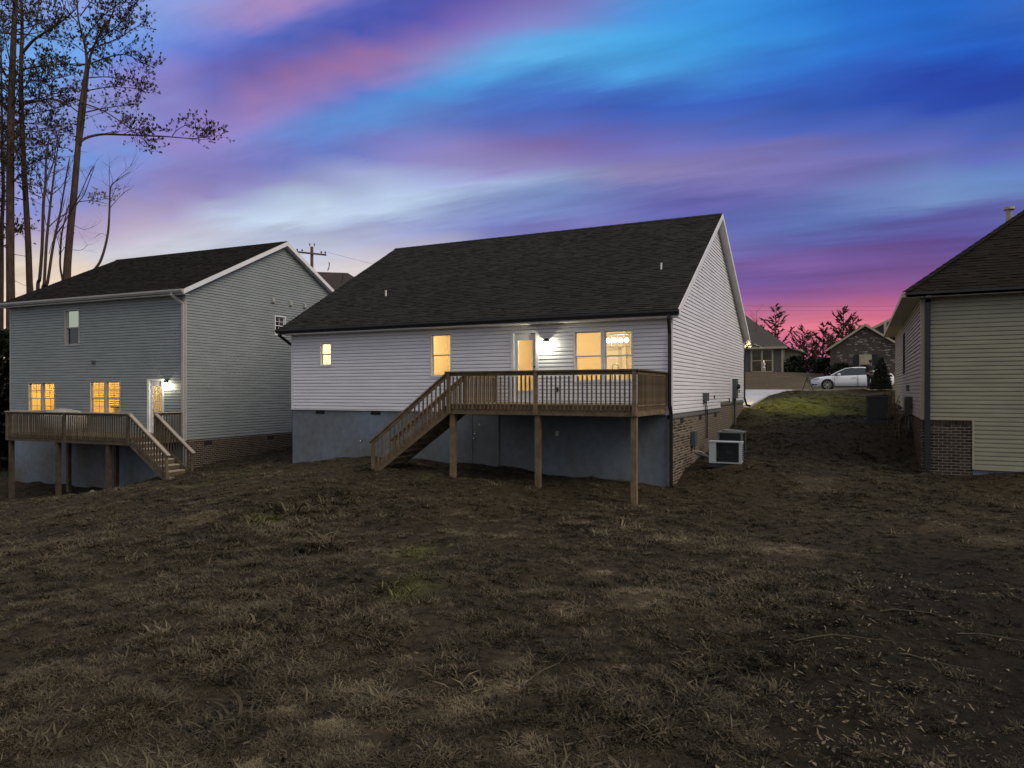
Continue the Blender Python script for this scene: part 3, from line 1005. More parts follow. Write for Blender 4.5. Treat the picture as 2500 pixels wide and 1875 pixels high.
ct.pbox(PB, -L_ + 0.08, -0.08, ZB - 0.03, ZB, -0.01, 0.030)
H.part('corner_trim', ct, M['white_trim'])
roof_m, sm, sm2 = gable_roof(H, L_, D_, OY, OX, ZT, TY, ZP, M['shingle'], M['white_trim'], M['black_metal'])
# foundation
fd = MB()
fd.box(-L_ + 0.02, -0.12, 0.02, 0.22, -3.6, ZB - 0.03)
fd.box(-L_ + 0.02, -L_ + 0.2, 0.22, D_, -3.6, ZB - 0.03)
fd.box(-L_, 0, D_ - 0.2, D_, -3.0, ZB - 0.03)
H.part('foundation_wall', fd, M['parging'])
mw = MB()
mw.box(-0.12, -0.012, 0.02, 7.93, -3.4, ZB - 0.14)
mw.box(-0.12, -0.0121, 7.93, D_, -3.0, ZB + 0.10)
H.part('mortar_bed', mw, M['mortar'])
BW, BH = 0.188, 0.063
bme = brick_mesh('brick', BW, BH, 0.05, M['brick_tan'])
pl = []
k = 0
z = ZB - 0.14 - BH / 2 - 0.005
while z > -3.1:
    y = 0.10 + (0.1015 if k % 2 else 0.0)
    while y < D_ - 0.1:
        if gf(FM, 0.15, y) < z + 0.08:
            pl.append((-0.010, y, z, 1.0))
        y += 0.203
    z -= 0.0794
    k += 1
z = ZB + 0.10 - BH / 2
k = 0
while z > ZB - 0.14:
    y = 8.05 + (0.1015 if k % 2 else 0.0)
    while y < D_ - 0.08:
        pl.append((-0.010, y, z, 1.0))
        y += 0.203
    z -= 0.0794
    k += 1
pl.sort(key=lambda q: q[1] + 0.3 * abs(q[2] + 1.5))
brickwork(H, pl, bme, M['brick_tan'], '+x', 300)
capm = brick_mesh('cap_brick', 0.092, 0.105, 0.08, M['cap_brick'])
for y in np.arange(0.05, 7.86, 0.1016):
    H.inst('cap_brick', capm, 0.022, float(y), ZB - 0.085, math.pi / 2, (1, 1, random.uniform(0.97, 1.02)))
for y in np.arange(7.96, D_ - 0.02, 0.1016):
    H.inst('cap_brick', capm, 0.022, float(y), ZB + 0.145, math.pi / 2, (1, 1, random.uniform(0.97, 1.02)))
for a, b in ((-12.77, -12.375), (-10.34, -9.944)):
    vt = MB()
    vt.pbox(PB, a, b, ZB - 0.17, ZB - 0.02, -0.05, -0.012)
    for i in range(5):
        vt.pbox(PB, a, b, ZB - 0.16 + i * 0.028, ZB - 0.152 + i * 0.028, -0.012, -0.002)
    H.part('foundation_vent', vt, M['dark_recess'])
for y in (1.33, 4.1, 6.95):
    vt = MB()
    vt.pbox(PSR, y - 0.19, y + 0.19, ZB - 0.30, ZB - 0.15, -0.01, 0.004)
    H.part('foundation_vent', vt, M['dark_recess'])
# crawl-space door
cd = MB()
cd.pbox(PB, -6.34, -5.44, -2.36, -0.75, -0.02, 0.004)
cdo = H.part('crawl_door', cd, M['door_grey'])
cf = MB()
for a, b, c, d in ((-6.385, -6.345, -2.36, -0.74), (-5.435, -5.395, -2.36, -0.74), (-6.385, -5.395, -0.738, -0.70)):
    cf.pbox(PB, a, b, c, d, -0.02, 0.022)
cf.pbox(PB, -6.385, -5.395, -2.42, -2.365, -0.02, 0.05)
H.part('door_frame', cf, M['door_grey'], parent=cdo)
kn = MB().tube([(-6.26, 0.0, -1.5), (-6.26, -0.03, -1.5), (-6.26, -0.045, -1.5), (-6.26, -0.07, -1.5)], [0.03, 0.015, 0.032, 0.02], 10)
kn.tube([(-6.26, 0.0, -1.36), (-6.26, -0.02, -1.36)], 0.028, 10)
H.part('handle', kn, M['steel'], parent=cdo, smooth=True)
H.part('peephole_plate', MB().tube([(-6.09, 0, -1.05), (-6.09, -0.012, -1.05)], 0.035, 10), M['grey_trim'], parent=cdo)
# windows and door
window(H, PB, *WA, M['white_trim'])
window(H, PB, *WB, M['white_trim'])
window(H, PB, *WC, M['white_trim'], units=2)
dfr = MB()
fwd = 0.075
dfr.pbox(PB, DR[0] - 0.02, DR[0] + fwd, DR[2], DR[3], -0.12, 0.036)
dfr.pbox(PB, DR[1] - fwd, DR[1] + 0.02, DR[2], DR[3], -0.12, 0.036)
dfr.pbox(PB, DR[0] - 0.02, DR[1] + 0.02, DR[3], DR[3] + 0.075, -0.12, 0.037)
dfr.pbox(PB, DR[0], DR[1], DR[2] - 0.03, DR[2] + 0.015, -0.12, 0.05)
door = H.part('door', dfr, M['white_trim'])
ds = MB()
a0, a1, z0, z1 = DR[0] + fwd + 0.004, DR[1] - fwd - 0.004, DR[2] + 0.018, DR[3] - 0.004
g0, g1, h0, h1 = a0 + 0.115, a1 - 0.115, 0.02, 1.57
ds.pbox(PB, a0, g0, z0, z1, -0.085, -0.04)
ds.pbox(PB, g1, a1, z0, z1, -0.085, -0.04)
ds.pbox(PB, g0, g1, z0, h0, -0.085, -0.04)
ds.pbox(PB, g0, g1, h1, z1, -0.085, -0.04)
for a, b, c, d in ((g0 - 0.03, g0, h0 - 0.03, h1 + 0.03), (g1, g1 + 0.03, h0 - 0.03, h1 + 0.03), (g0, g1, h0 - 0.03, h0), (g0, g1, h1, h1 + 0.03)):
    ds.pbox(PB, a, b, c, d, -0.04, -0.028)
H.part('door_slab', ds, M['door_white'], parent=door)
dp = MB()
dp.face([PB(g0, h0, -0.06), PB(g1, h0, -0.06), PB(g1, h1, -0.06), PB(g0, h1, -0.06)])
H.part('pane', dp, M['pane'], parent=door)
H.part('handle', MB().tube([(a1 - 0.06, 0.04, 0.62), (a1 - 0.06, -0.01, 0.62), (a1 - 0.06, -0.035, 0.62)], [0.028, 0.02, 0.03], 10).tube([(a1 - 0.06, 0.04, 0.76), (a1 - 0.06, 0.015, 0.76)], 0.03, 10), M['black_metal'], parent=door)
# lit rooms
room(H, PB, -13.6, -11.2, -0.3, 2.1, 2.2, M['room_cream'])
room(H, PB, -9.2, -6.2, -0.3, 2.1, 3.2, M['room_tan'])
room(H, PB, -5.9, -0.5, -0.3, 2.1, 3.6, M['room_tan'])
lamp('bathroom_light', FM.w(-12.3, 0.95, 1.75), 105, (1.0, 0.88, 0.62), 0.15)
lamp('bedroom_light', FM.w(-7.6, 1.6, 1.85), 112, (1.0, 0.83, 0.52), 0.2)
lamp('dining_light', FM.w(-4.4, 1.7, 1.8), 80, (1.0, 0.78, 0.45), 0.2)
kc = MB()
kc.pbox(PB, -2.9, -1.0, 0.0, 0.30, -0.75, -0.16)
H.part('kitchen_counter', kc, M['counter'])
fau = Thing('kitchen_tap', 'gooseneck kitchen tap behind the right pane of the double window', 'tap', FM, -1.62, 0.5, 0.3)
fau.part('spout', MB().tube([(-1.86, 0.45, 0.3), (-1.86, 0.45, 0.72)] + [(-1.86 + 0.09 * (1 - math.cos(t)), 0.45, 0.72 + 0.09 * math.sin(t)) for t in np.linspace(0.3, math.pi, 8)] + [(-1.68, 0.45, 0.66)], 0.013, 8), M['steel'], smooth=True)
fau.part('base', MB().tube([(-1.86, 0.45, 0.3), (-1.86, 0.45, 0.35)], 0.03, 10), M['steel'])
kl = Thing('globe_light', 'bright bar of four globe bulbs seen through the double window', 'ceiling light', FM, -1.5, 1.0, 1.75)
br = MB()
KX = -2.27
br.pbox(PB, KX - 0.02, KX + 0.80, 1.72, 1.755, -1.06, -0.98)
br.pbox(PB, KX - 0.02, KX + 0.80, 1.335, 1.36, -1.04, -1.0)
for i in range(5):
    x = KX + i * 0.19
    br.pbox(PB, x, x + 0.012, 1.36, 1.72, -1.03, -1.01)
br.pbox(PB, KX + 0.37, KX + 0.40, 1.755, 2.1, -1.035, -1.005)
kl.part('bracket', br, M['white_trim'])
for i in range(4):
    x = KX + 0.10 + i * 0.19
    kl.part('bulb', MB().lathe([(0.01, -0.07), (0.045, -0.055), (0.070, -0.02), (0.070, 0.02), (0.045, 0.055), (0.01, 0.07)], (x, 1.02, 1.55), 12), M['bulb_glow'], smooth=True)
lamp('kitchen_light', FM.w(-1.9, 1.45, 1.55), 60, (1.0, 0.86, 0.60), 0.12)
H.part('kitchen_wall', MB().box(-3.15, -2.36, 3.5, 3.59, -0.3, 2.1), M['room_cream'])
H.part('kitchen_door_trim', MB().box(-2.62, -2.52, 3.46, 3.499, -0.3, 1.5).box(-3.0, -2.521, 3.46, 3.4985, 1.40, 1.5), M['cabinet'])
# small fittings on the walls and roof
for px, z, mm, w, h, nm in ((-3.43, 0.055, 'black_metal', 0.085, 0.13, 'outlet_box'), (-3.43, -1.268, 'pvc', 0.09, 0.14, 'outlet_box')):
    ob = MB()
    o0 = 0.0 if z > -0.6 else -0.02
    ob.pbox(PB, px - w / 2, px + w / 2, z - h / 2, z + h / 2, o0, o0 + 0.05)
    ob.pbox(PB, px - w * 0.2, px + w * 0.2, z - h * 0.25, z + h * 0.25, o0 + 0.05, o0 + 0.056)
    H.part(nm, ob, M[mm])
H.part('garden_tap', MB().tube([(-10.72, 0.03, -1.69), (-10.72, -0.07, -1.69), (-10.72, -0.09, -1.74)], [0.02, 0.018, 0.016], 8).tube([(-10.72, -0.05, -1.69), (-10.72, -0.05, -1.65)], [0.01, 0.03], 8), M['steel'])
for x, y, z in ((-0.863, 2.30, 3.82), (-11.02, 1.80, 3.53)):
    H.part('vent_pipe', MB().tube([(x, y, z - 0.12), (x, y, z + 0.21)], 0.033, 12), M['pvc'], parent=roof_m)
downspout(H, [(0.03, -OY - 0.06, ZT - 0.14), (0.03, -OY - 0.06, ZT - 0.24), (-0.035, -0.07, ZT - 0.62), (-0.035, -0.07, -0.36), (0.0, -0.04, -0.62), (0.0, -0.035, -2.55), (0.06, -0.2, -2.64)], M['black_metal'])
downspout(H, [(-L_ - 0.16, -OY - 0.06, ZT - 0.14), (-L_ - 0.16, -OY - 0.06, ZT - 0.22), (-L_ - 0.06, 0.12, ZT - 0.58), (-L_ - 0.06, 0.12, -0.4), (-L_ - 0.03, 0.12, -0.64), (-L_ - 0.03, 0.12, -2.6)], M['black_metal'])
downspout(H, [(0.14, D_ + OY - 0.05, ZT - 0.14), (0.12, D_ + OY - 0.1, ZT - 0.22), (0.05, D_ - 0.03, ZT - 0.6), (0.05, D_ - 0.03, -0.3), (0.14, D_ + 0.0, -0.62), (0.3, D_ + 0.05, -0.68)], M['black_metal'])
gt2 = MB()
gt2.box(-L_ - OX, OX + 0.04, D_ + OY, D_ + OY + 0.12, ZT - 0.15, ZT - 0.01)
H.part('gutter', gt2, M['black_metal'])

# ------------------------------------------------------------------ porch lamps
def porch_lamp(fr, x, z, label, power, color, up=0.0):
    T = Thing('wall_lamp', label, 'wall lamp', fr, x, 0, z - 0.12, 'lanterns beside the doors')
    bp = MB()
    bp.box(x - 0.055, x + 0.055, -0.045, -0.015, z - 0.02, z + 0.10)
    bp.tube([(x, -0.045, z + 0.06), (x, -0.10, z + 0.10), (x, -0.135, z + 0.085)], 0.010, 8)
    T.part('bracket', bp, M['black_metal'])
    T.part('lamp_cap', MB().lathe([(0.095, 0.0), (0.092, 0.012), (0.03, 0.06), (0.012, 0.08)], (x, -0.135, z + 0.0), 16), M['black_metal'])
    T.part('lamp_glass', MB().lathe([(0.035, -0.19), (0.052, -0.17), (0.060, -0.09), (0.055, -0.03), (0.03, -0.012)], (x, -0.135, z), 14), M['lamp_glow'], smooth=True)
    lamp('porch_light', fr.w(x, -0.135, z - 0.105), power, color, 0.014)
    return T


porch_lamp(FM, -3.77, 1.50, 'lit porch lamp to the right of the glass back door of the white house', 34, (1.0, 0.98, 0.80))

# lit coach lamp on the street side near the far right corner: it lights the drive and the strip of lawn
T = Thing('coach_lamp', 'lit lamp on the street front of the white house, shining on the lawn strip', 'wall lamp', FM, -0.35, D_ + 0.1, 1.4, 'lanterns beside the doors')
T.part('bracket', MB().box(-0.42, -0.30, D_ + 0.01, D_ + 0.04, 1.42, 1.62).tube([(-0.36, D_ + 0.04, 1.58), (-0.36, D_ + 0.16, 1.64)], 0.012, 6), M['black_metal'])
T.part('lamp_cap', MB().lathe([(0.09, 0.0), (0.03, 0.06), (0.01, 0.08)], (-0.36, D_ + 0.16, 1.56), 14), M['black_metal'])
T.part('lamp_glass', MB().lathe([(0.04, -0.2), (0.06, -0.1), (0.05, -0.01)], (-0.36, D_ + 0.16, 1.56), 12), M['lamp_glow'])
lamp('coach_light', FM.w(-0.36, D_ + 0.16, 1.46), 300, (1.0, 0.78, 0.40), 0.03)
fl_ = Thing('flood_lamp', 'small pale flood lamp on a bracket at the far eave corner of the white house', 'flood lamp', FM, 0.35, D_ + 0.35, 2.0)
fl_.part('head', MB().beam((0.46, D_ + 0.5, 2.20), (0.80, D_ + 0.66, 2.05), 0.16, 0.06), M['grey_box'])
fl_.part('bracket', MB().tube([(0.30, D_ + 0.36, 2.15), (0.45, D_ + 0.48, 2.12), (0.62, D_ + 0.58, 2.06)], 0.03, 8), M['black_metal'])

# ------------------------------------------------------------------ utilities on the right wall of the white house
T = Thing('electric_meter', 'grey electric meter with round glass dial and conduit on the white side wall', 'electric meter', FM, 0, 10.95, -1.6)
T.part('meter_box', MB().box(0.02, 0.20, 10.72, 11.18, -0.30, 0.52), M['grey_box'])
T.part('meter_dial', MB().tube([(0.20, 10.95, 0.2), (0.28, 10.95, 0.2), (0.31, 10.95, 0.2)], [0.11, 0.105, 0.06], 14), M['black_metal'])
T.part('conduit', MB().tube([(0.10, 10.95, -0.30), (0.10, 10.95, -1.75)], 0.05, 10), M['grey_box'])
T.part('backing_panel', MB().box(0.015, 0.03, 10.05, 10.70, -0.42, 0.55), M['white_trim'])
T = Thing('disconnect_box', 'small dark cut-off box with two cables on the white side wall above the air conditioners', 'electric box', FM, 0, 4.65, -0.9)
T.part('box', MB().box(0.02, 0.14, 4.40, 4.92, -0.33, -0.06), M['grey_box'])
for dy in (-0.12, 0.14):
    T.part('cable', MB().tube([(0.07, 4.66 + dy, -0.33), (0.06, 4.74 + dy, -0.45), (0.05, 4.92 + dy, -0.68), (0.055, 4.95 + dy, -1.6)], 0.016, 6), M['cable'])
for yy, zz_ in ((6.5, -0.2), (12.6, 0.0), (9.9, -0.35)):
    H.part('pipe_stub', MB().box(0.015, 0.06, yy - 0.03, yy + 0.03, zz_ - 0.06, zz_ + 0.06), M['grey_box'])


# ------------------------------------------------------------------ decks
def deck(T, fr, x0, x1, D, zf, zr, posts, side, sw, xb, zb, wood, rail_m, cap_m, wall_rail_from, post_w=0.14, end_rail=True, joists=True):
    """platform against y=0 from x0 to x1, D deep; a flight runs off one end (side -1 left, +1 right) along the front, down to xb at height zb."""
    W, R, C_ = wood, rail_m, cap_m
    xs_, xo = (x0, x1) if side < 0 else (x1, x0)          # stair end, other end
    nb = int(D / 0.146)
    bw = (D - 0.006 * nb) / nb
    for i in range(nb):
        y = -D + i * (bw + 0.006)
        T.part('floor_board', MB().box(x0 - 0.02, x1 + 0.02, y, y + bw, zf - 0.038, zf), W)
    rz0, rz1 = zf - 0.285, zf - 0.041
    T.part('rim_joist', MB().box(x0, x1, -D + 0.02, -D + 0.06, rz0, rz1), W)
    T.part('rim_joist', MB().box(x0, x0 + 0.04, -D + 0.062, -0.01, rz0, rz1), W)
    T.part('rim_joist', MB().box(x1 - 0.04, x1, -D + 0.062, -0.01, rz0, rz1), W)
    if joists:
        for x in np.arange(x0 + 0.4, x1 - 0.2, 0.41):
            T.part('joist', MB().box(x, x + 0.04, -D + 0.062, -0.03, rz0 + 0.005, rz1 - 0.002), W)
    for x in posts:
        g = gf(fr, x, -D + 0.11)
        T.part('post', MB().box(x - post_w / 2, x + post_w / 2, -D + 0.065, -D + 0.065 + post_w, g - 0.25, rz0 - 0.002), W)
    bal = MB()
    hb = zr - 0.13 - (zf - 0.17)
    bal.v = [(-0.018, -0.018, 0.03), (0.018, -0.018, 0.03), (0.018, 0.018, 0.0), (-0.018, 0.018, 0.0), (-0.018, -0.018, hb), (0.018, -0.018, hb), (0.018, 0.018, hb), (-0.018, 0.018, hb)]
    for q in ((0, 3, 2, 1), (4, 5, 6, 7), (0, 1, 5, 4), (1, 2, 6, 5), (2, 3, 7, 6), (3, 0, 4, 7)):
        bal.f.append(q)
        bal.t.append(0.5)
    bm = bal.mesh('baluster', R)
    zb0 = zf - 0.17
    # front run
    fy = -D
    T.part('top_rail', MB().box(x0 - 0.06, x1 + 0.06, fy - 0.075, fy + 0.075, zr - 0.038, zr), C_)
    T.part('rail_board', MB().box(x0 + 0.0, x1 - 0.0, fy - 0.018, fy + 0.020, zr - 0.132, zr - 0.040), R)
    n = int((x1 - x0) / 0.124)
    for i in range(n + 1):
        x = x0 + 0.06 + (x1 - x0 - 0.12) * i / n
        if min(abs(x - p) for p in (x0 + 0.05, x1 - 0.05, (x0 + x1) / 2)) > 0.07:
            T.inst('baluster', bm, x, fy - 0.0005, zb0, random.uniform(-0.03, 0.03), (1, 1, random.uniform(0.97, 1.0)))
    for x in (x0 + 0.05, (x0 + x1) / 2, x1 - 0.05):
        T.part('rail_post', MB().box(x - 0.045, x + 0.045, fy - 0.072, fy + 0.017, zf - 0.27, zr - 0.040), R)
    # side runs
    for xe, sg in ((x0, -1), (x1, 1)):
        y0 = -D if sg != side else -D + sw
        if sg != side and not end_rail:
            continue
        xx = xe
        if sg == side:
            T.part('rail_post', MB().box(xx - 0.045, xx + 0.045, y0 - 0.045, y0 + 0.045, zf - 0.27, zr - 0.040), R)
        T.part('top_rail', MB().box(xx - 0.075, xx + 0.075, y0 + (0.08 if sg != side else -0.05), -0.03, zr - 0.0385, zr - 0.0005), C_)
        T.part('rail_board', MB().box(xx - 0.019, xx + 0.019, y0 + 0.05, -0.05, zr - 0.132, zr - 0.041), R)
        m_ = max(2, int((-0.1 - y0) / 0.124))
        for i in range(m_):
            y = y0 + 0.14 + (-0.12 - y0 - 0.14) * i / (m_ - 1)
            T.inst('baluster', bm, xx + sg * 0.001, y, zb0, random.uniform(-0.03, 0.03) + math.pi / 2 * sg)
        T.part('rail_post', MB().box(xx - 0.045, xx + 0.045, -0.095, -0.035, zf - 0.03, zr - 0.040), R)
    # stairs
    run, drop = abs(xb - xs_), zf - zb
    nr = max(2, int(round(drop / 0.19)))
    rise, tread = drop / nr, run / nr
    for y in (-D + 0.03, -D + sw - 0.03):
        a = (xs_, y, zf - 0.17)
        b = (xb + side * 0.02, y, zb - 0.06)
        T.part('stringer', MB().beam(a, b, 0.04, 0.25), W)
    for i in range(1, nr + 1):
        xm = xs_ + side * tread * (i - 0.5)
        z = zf - rise * i
        if i < nr + 1:
            T.part('tread', MB().box(xm - 0.14, xm + 0.14, -D + 0.055, -D + sw - 0.055, z - 0.038, z), C_ if cap_m is not rail_m else W)
    for i in range(nr):
        xm = xs_ + side * tread * i
        T.part('riser', MB().box(xm - 0.012, xm + 0.012, -D + 0.056, -D + sw - 0.056, zf - rise * (i + 1) + 0.002, zf - rise * i - 0.0395), W)
    rl = zr - zf
    for y, sg in ((-D - 0.0, -1), (-D + sw, 1)):
        e = (xb + side * 0.05, y, zb + rl - 0.04)
        s = (xs_ - side * 0.02, y, zr - 0.02)
        T.part('stair_rail', MB().beam(s, (e[0] + side * 0.08, y, e[2] - 0.08 * drop / run), 0.14, 0.038), C_)
        T.part('stair_rail_board', MB().beam((s[0], y, s[2] - 0.075), (e[0], y, e[2] - 0.075), 0.038, 0.09), R)
        m_ = int(run / 0.135)
        for i in range(m_):
            t = (i + 0.7) / m_
            x = xs_ + side * run * t
            zt_ = s[2] + (e[2] - s[2]) * t - 0.10
            zb_ = zf - 0.17 - (drop - 0.11) * t + 0.03
            o = T.inst('stair_baluster', bm, x, y + sg * 0.0, zb_ - 0.05, 0.0, (1, 1, (zt_ - zb_ + 0.05) / hb))
        g = gf(fr, xb, y)
        T.part('newel_post', MB().box(xb - 0.045, xb + 0.045, y - 0.045, y + 0.045, g - 0.2, zb + rl - 0.09), R)


DX0, DX1, DD, DZF, DZR = -5.50, -0.16, 2.92, -0.335, 0.545
T = Thing('rear_deck', 'raised brown timber deck with straight stairs running down to the left, behind the white house', 'deck', FM, -2.8, -1.5, -2.55)
deck(T, FM, DX0, DX1, DD, DZF, DZR, (-0.26, -2.83, -5.40), -1, 1.05, -8.02, -2.28, M['deck_wood'], M['deck_wood'], M['deck_wood'], None)

# ------------------------------------------------------------------ the grey two-storey house on the left
LZB, LZS, LL, LD = -1.936, 3.868, 10.95, 10.9
LOY, LOX, LZT, LTY, LZP = 0.30, 0.25, 3.994, 5.526, 6.966
G = Thing('grey_house', 'two-storey grey clapboard house with amber lit windows and a white rake board', 'house', FL, 0, 0, -4.2)
QB = lambda a, z, o: (a, -o, z)
QR = lambda a, z, o: (o, a, z)
QL = lambda a, z, o: (-LL - o, a, z)
QF = lambda a, z, o: (a, LD + o, z)
W1, W2, WU, LDR = (-9.60, -7.81, -1.02, 0.385), (-5.49, -3.665, -1.02, 0.435), (-7.12, -6.21, 2.0, 3.52), (-2.03, -1.16, -1.66, 0.42)
lops = [W1, W2, WU, LDR]
lg = Gable(LD, 0, 1, LTY, 1)
lg.sl, lg.sl2 = (LZP - LZT) / (LTY + LOY), (LZP - LZT) / (LD + LOY - LTY)
lg.ze = LZT + lg.sl * LOY - 0.2
lzp = lg.ze + LD / (1 / lg.sl + 1 / lg.sl2)
lg.k = (lg.ze, lzp)
wall_core(G, QB, -LL, 0, LZB - 0.02, LZT - 0.19, lops, M['grey_trim'])
SWN = (4.99, 5.66, 2.60, 3.47)
wall_core(G, QR, 0, LD, LZB - 0.02, lzp, [SWN], M['grey_trim'], lg)
wall_core(G, QL, 0, LD, LZB - 0.02, lzp, [], M['grey_trim'], lg)
wall_core(G, QF, -LL, 0, LZB - 0.02, LZT - 0.19, [], M['grey_trim'])
siding(G, QB, -LL + 0.07, -0.07, LZB, LZT - 0.205, [(a - 0.02, b + 0.02, c - 0.025, d + 0.02) for a, b, c, d in lops], M['grey_siding'])
siding(G, QR, 0.07, LD - 0.06, LZB, lzp, [(SWN[0] - 0.02, SWN[1] + 0.02, SWN[2] - 0.025, SWN[3] + 0.02)], M['grey_siding'], lg)
ct = MB()
ct.pbox(QB, -0.07, 0, LZB - 0.02, LZT - 0.2, -0.01, 0.028)
ct.pbox(QB, -LL, -LL + 0.07, LZB - 0.02, LZT - 0.2, -0.01, 0.028)
ct.pbox(QR, 0, 0.07, LZB - 0.02, LZT - 0.04, 0.0, 0.0285)
ct.pbox(QR, LD - 0.07, LD, LZB - 0.02, LZT - 0.04, 0.0, 0.0285)
G.part('corner_trim', ct, M['grey_trim'])
lroof, _, _ = gable_roof(G, LL, LD, LOY, LOX, LZT, LTY, LZP, M['brown_shingle'], M['white_trim'], M['grey_trim'])
fd = MB()
fd.box(-LL + 0.02, -0.03, 0.02, 0.2, -5.2, LZB - 0.03)
fd.box(-LL + 0.02, -LL + 0.2, 0.2, LD, -5.2, LZB - 0.03)
fd.box(-LL, 0, LD - 0.2, LD, -4, LZB - 0.03)
G.part('foundation_wall', fd, M['parging'])
G.part('mortar_bed', MB().box(-0.15, -0.012, 0.2, LD, -4.4, LZB - 0.03), M['mortar'])
lbm = brick_mesh('brick', BW, BH, 0.05, M['brick_red'])
pl, k, z = [], 0, LZB - 0.06 - BH / 2
while z > -4.0:
    y = 0.12 + (0.1015 if k % 2 else 0)
    while y < LD - 0.1:
        if gf(FL, 0.15, y) < z + 0.08:
            pl.append((-0.010, y, z, 1.0))
        y += 0.203
    z -= 0.0794
    k += 1
pl.sort(key=lambda q: q[1])
brickwork(G, pl, lbm, M['brick_red'], '+x', 300)
for y in (1.15, 4.75):
    G.part('foundation_vent', MB().pbox(QR, y - 0.2, y + 0.2, LZB - 0.27, LZB - 0.10, -0.02, 0.003), M['dark_recess'])
window(G, QB, *W1, M['grey_trim'], units=2, grid=(2, 2), blind=(0.35, 0.45))
window(G, QB, *W2, M['grey_trim'], units=2, grid=(2, 2), blind=(0.62, 0.72))
window(G, QB, *WU, M['grey_trim'], upper=M['frost'], lower=M['dark_recess'])
window(G, QR, *SWN, M['white_trim'], grid=(2, 2), upper=M['dark_recess'], lower=M['dark_recess'])
dfr = MB()
dfr.pbox(QB, LDR[0] - 0.04, LDR[0] + 0.07, LDR[2], LDR[3], -0.12, 0.036)
dfr.pbox(QB, LDR[1] - 0.07, LDR[1] + 0.04, LDR[2], LDR[3], -0.12, 0.036)
dfr.pbox(QB, LDR[0] - 0.04, LDR[1] + 0.04, LDR[3], LDR[3] + 0.08, -0.12, 0.037)
dfr.pbox(QB, LDR[0], LDR[1], LDR[2] - 0.03, LDR[2] + 0.015, -0.12, 0.05)
door = G.part('door', dfr, M['white_trim'])
ds = MB()
a0, a1, z0, z1 = LDR[0] + 0.074, LDR[1] - 0.074, LDR[2] + 0.018, LDR[3] - 0.004
g0, g1, h0, h1 = a0 + 0.12, a1 - 0.10, LDR[2] + 0.28, LDR[3] - 0.2
for a, b, c, d in ((a0, g0, z0, z1), (g1, a1, z0, z1), (g0, g1, z0, h0), (g0, g1, h1, z1)):
    ds.pbox(QB, a, b, c, d, -0.085, -0.04)
for i in (1, 2):
    q = g0 + (g1 - g0) * i / 3
    ds.pbox(QB, q - 0.008, q + 0.008, h0, h1, -0.07, -0.05)
for i in range(1, 5):
    q = h0 + (h1 - h0) * i / 5
    ds.pbox(QB, g0, g1, q - 0.008, q + 0.008, -0.0695, -0.0505)
G.part('door_slab', ds, M['door_white'], parent=door)
G.part('pane', MB().pbox(QB, g0, g1, h0, h1, -0.062, -0.0615), M['pane'], parent=door)
room(G, QB, -10.2, -7.0, -1.7, 0.7, 3.0, M['room_amber'])
room(G, QB, -6.3, -3.2, -1.7, 0.7, 3.0, M['room_amber'])
room(G, QB, -2.7, -0.5, -1.7, 0.7, 2.6, M['room_tan'])
lamp('living_light', FL.w(-8.7, 1.3, 0.35), 120, (1.0, 0.72, 0.27), 0.2)
lamp('dining_light', FL.w(-4.5, 1.3, 0.35), 120, (1.0, 0.72, 0.27), 0.2)
lamp('hall_light', FL.w(-1.7, 1.4, 0.4), 42, (1.0, 0.76, 0.42), 0.15)
# furniture seen through the amber windows
sb = Thing('bookcase', 'dark shelf unit inside the leftmost amber window of the grey house', 'shelf', FL, -8.6, 1.6, -1.7)
for z in (-1.0, -0.55, -0.1, 0.12):
    sb.part('shelf', MB().box(-9.1, -8.55, 1.35, 1.65, z, z + 0.05), M['cable'])
for x in (-9.1, -8.57):
    sb.part('upright', MB().box(x - 0.02, x + 0.02, 1.35, 1.65, -1.7, 0.15), M['cable'])
cb = Thing('kitchen_island', 'dark counter inside the amber window next to the grey house door', 'counter', FL, -4.6, 1.4, -1.7)
cb.part('top', MB().box(-5.6, -3.6, 1.0, 1.7, -0.72, -0.66), M['cable'])
cb.part('body', MB().box(-5.5, -3.7, 1.05, 1.65, -1.7, -0.722), M['cabinet'])
for px, (x, y, z) in enumerate(((-5.27, 0, 1.24),)):
    G.part('wall_vent', MB().box(x - 0.09, x + 0.09, -0.07, -0.0, z - 0.08, z + 0.07).box(x - 0.07, x + 0.07, -0.10, -0.07, z - 0.02, z + 0.07), M['grey_box'])
for y, z in ((4.83, 4.16), (5.98, 4.14), (6.98, 4.14)):
    G.part('wall_vent', MB().box(0.0, 0.06, y - 0.09, y + 0.09, z - 0.12, z + 0.12).box(0.06, 0.11, y - 0.07, y + 0.07, z - 0.08, z + 0.10), M['grey_trim'])
downspout(G, [(-0.28, -LOY - 0.07, LZT - 0.14), (-0.28, -LOY - 0.07, LZT - 0.22), (-0.035, -0.07, LZT - 0.55), (-0.035, -0.07, LZB + 0.1), (0.05, -0.05, LZB - 0.2), (0.05, -0.06, -3.0)], M['grey_trim'], 0.10, 0.075)
porch_lamp(FL, -0.93, 0.36, 'lit porch lamp beside the white glazed door of the grey house', 34, (1.0, 0.95, 0.74))
T = Thing('side_deck', 'weathered timber deck on tall posts with stairs on its right, behind the grey house', 'deck', FL, -3.7, -1.2, -4.1)
deck(T, FL, -7.25, -0.12, 2.32, -1.70, -0.795, (-7.2, -4.3, -1.42), 1, 1.08, 1.75, -3.08, M['old_wood'], M['old_wood'], M['pale_wood'], None, post_w=0.15)
for x in (-5.9, -3.0):
    T.part('inner_post', MB().box(x - 0.07, x + 0.07, -0.75, -0.61, gf(FL, x, -0.7) - 0.2, -1.99), M['old_wood'])
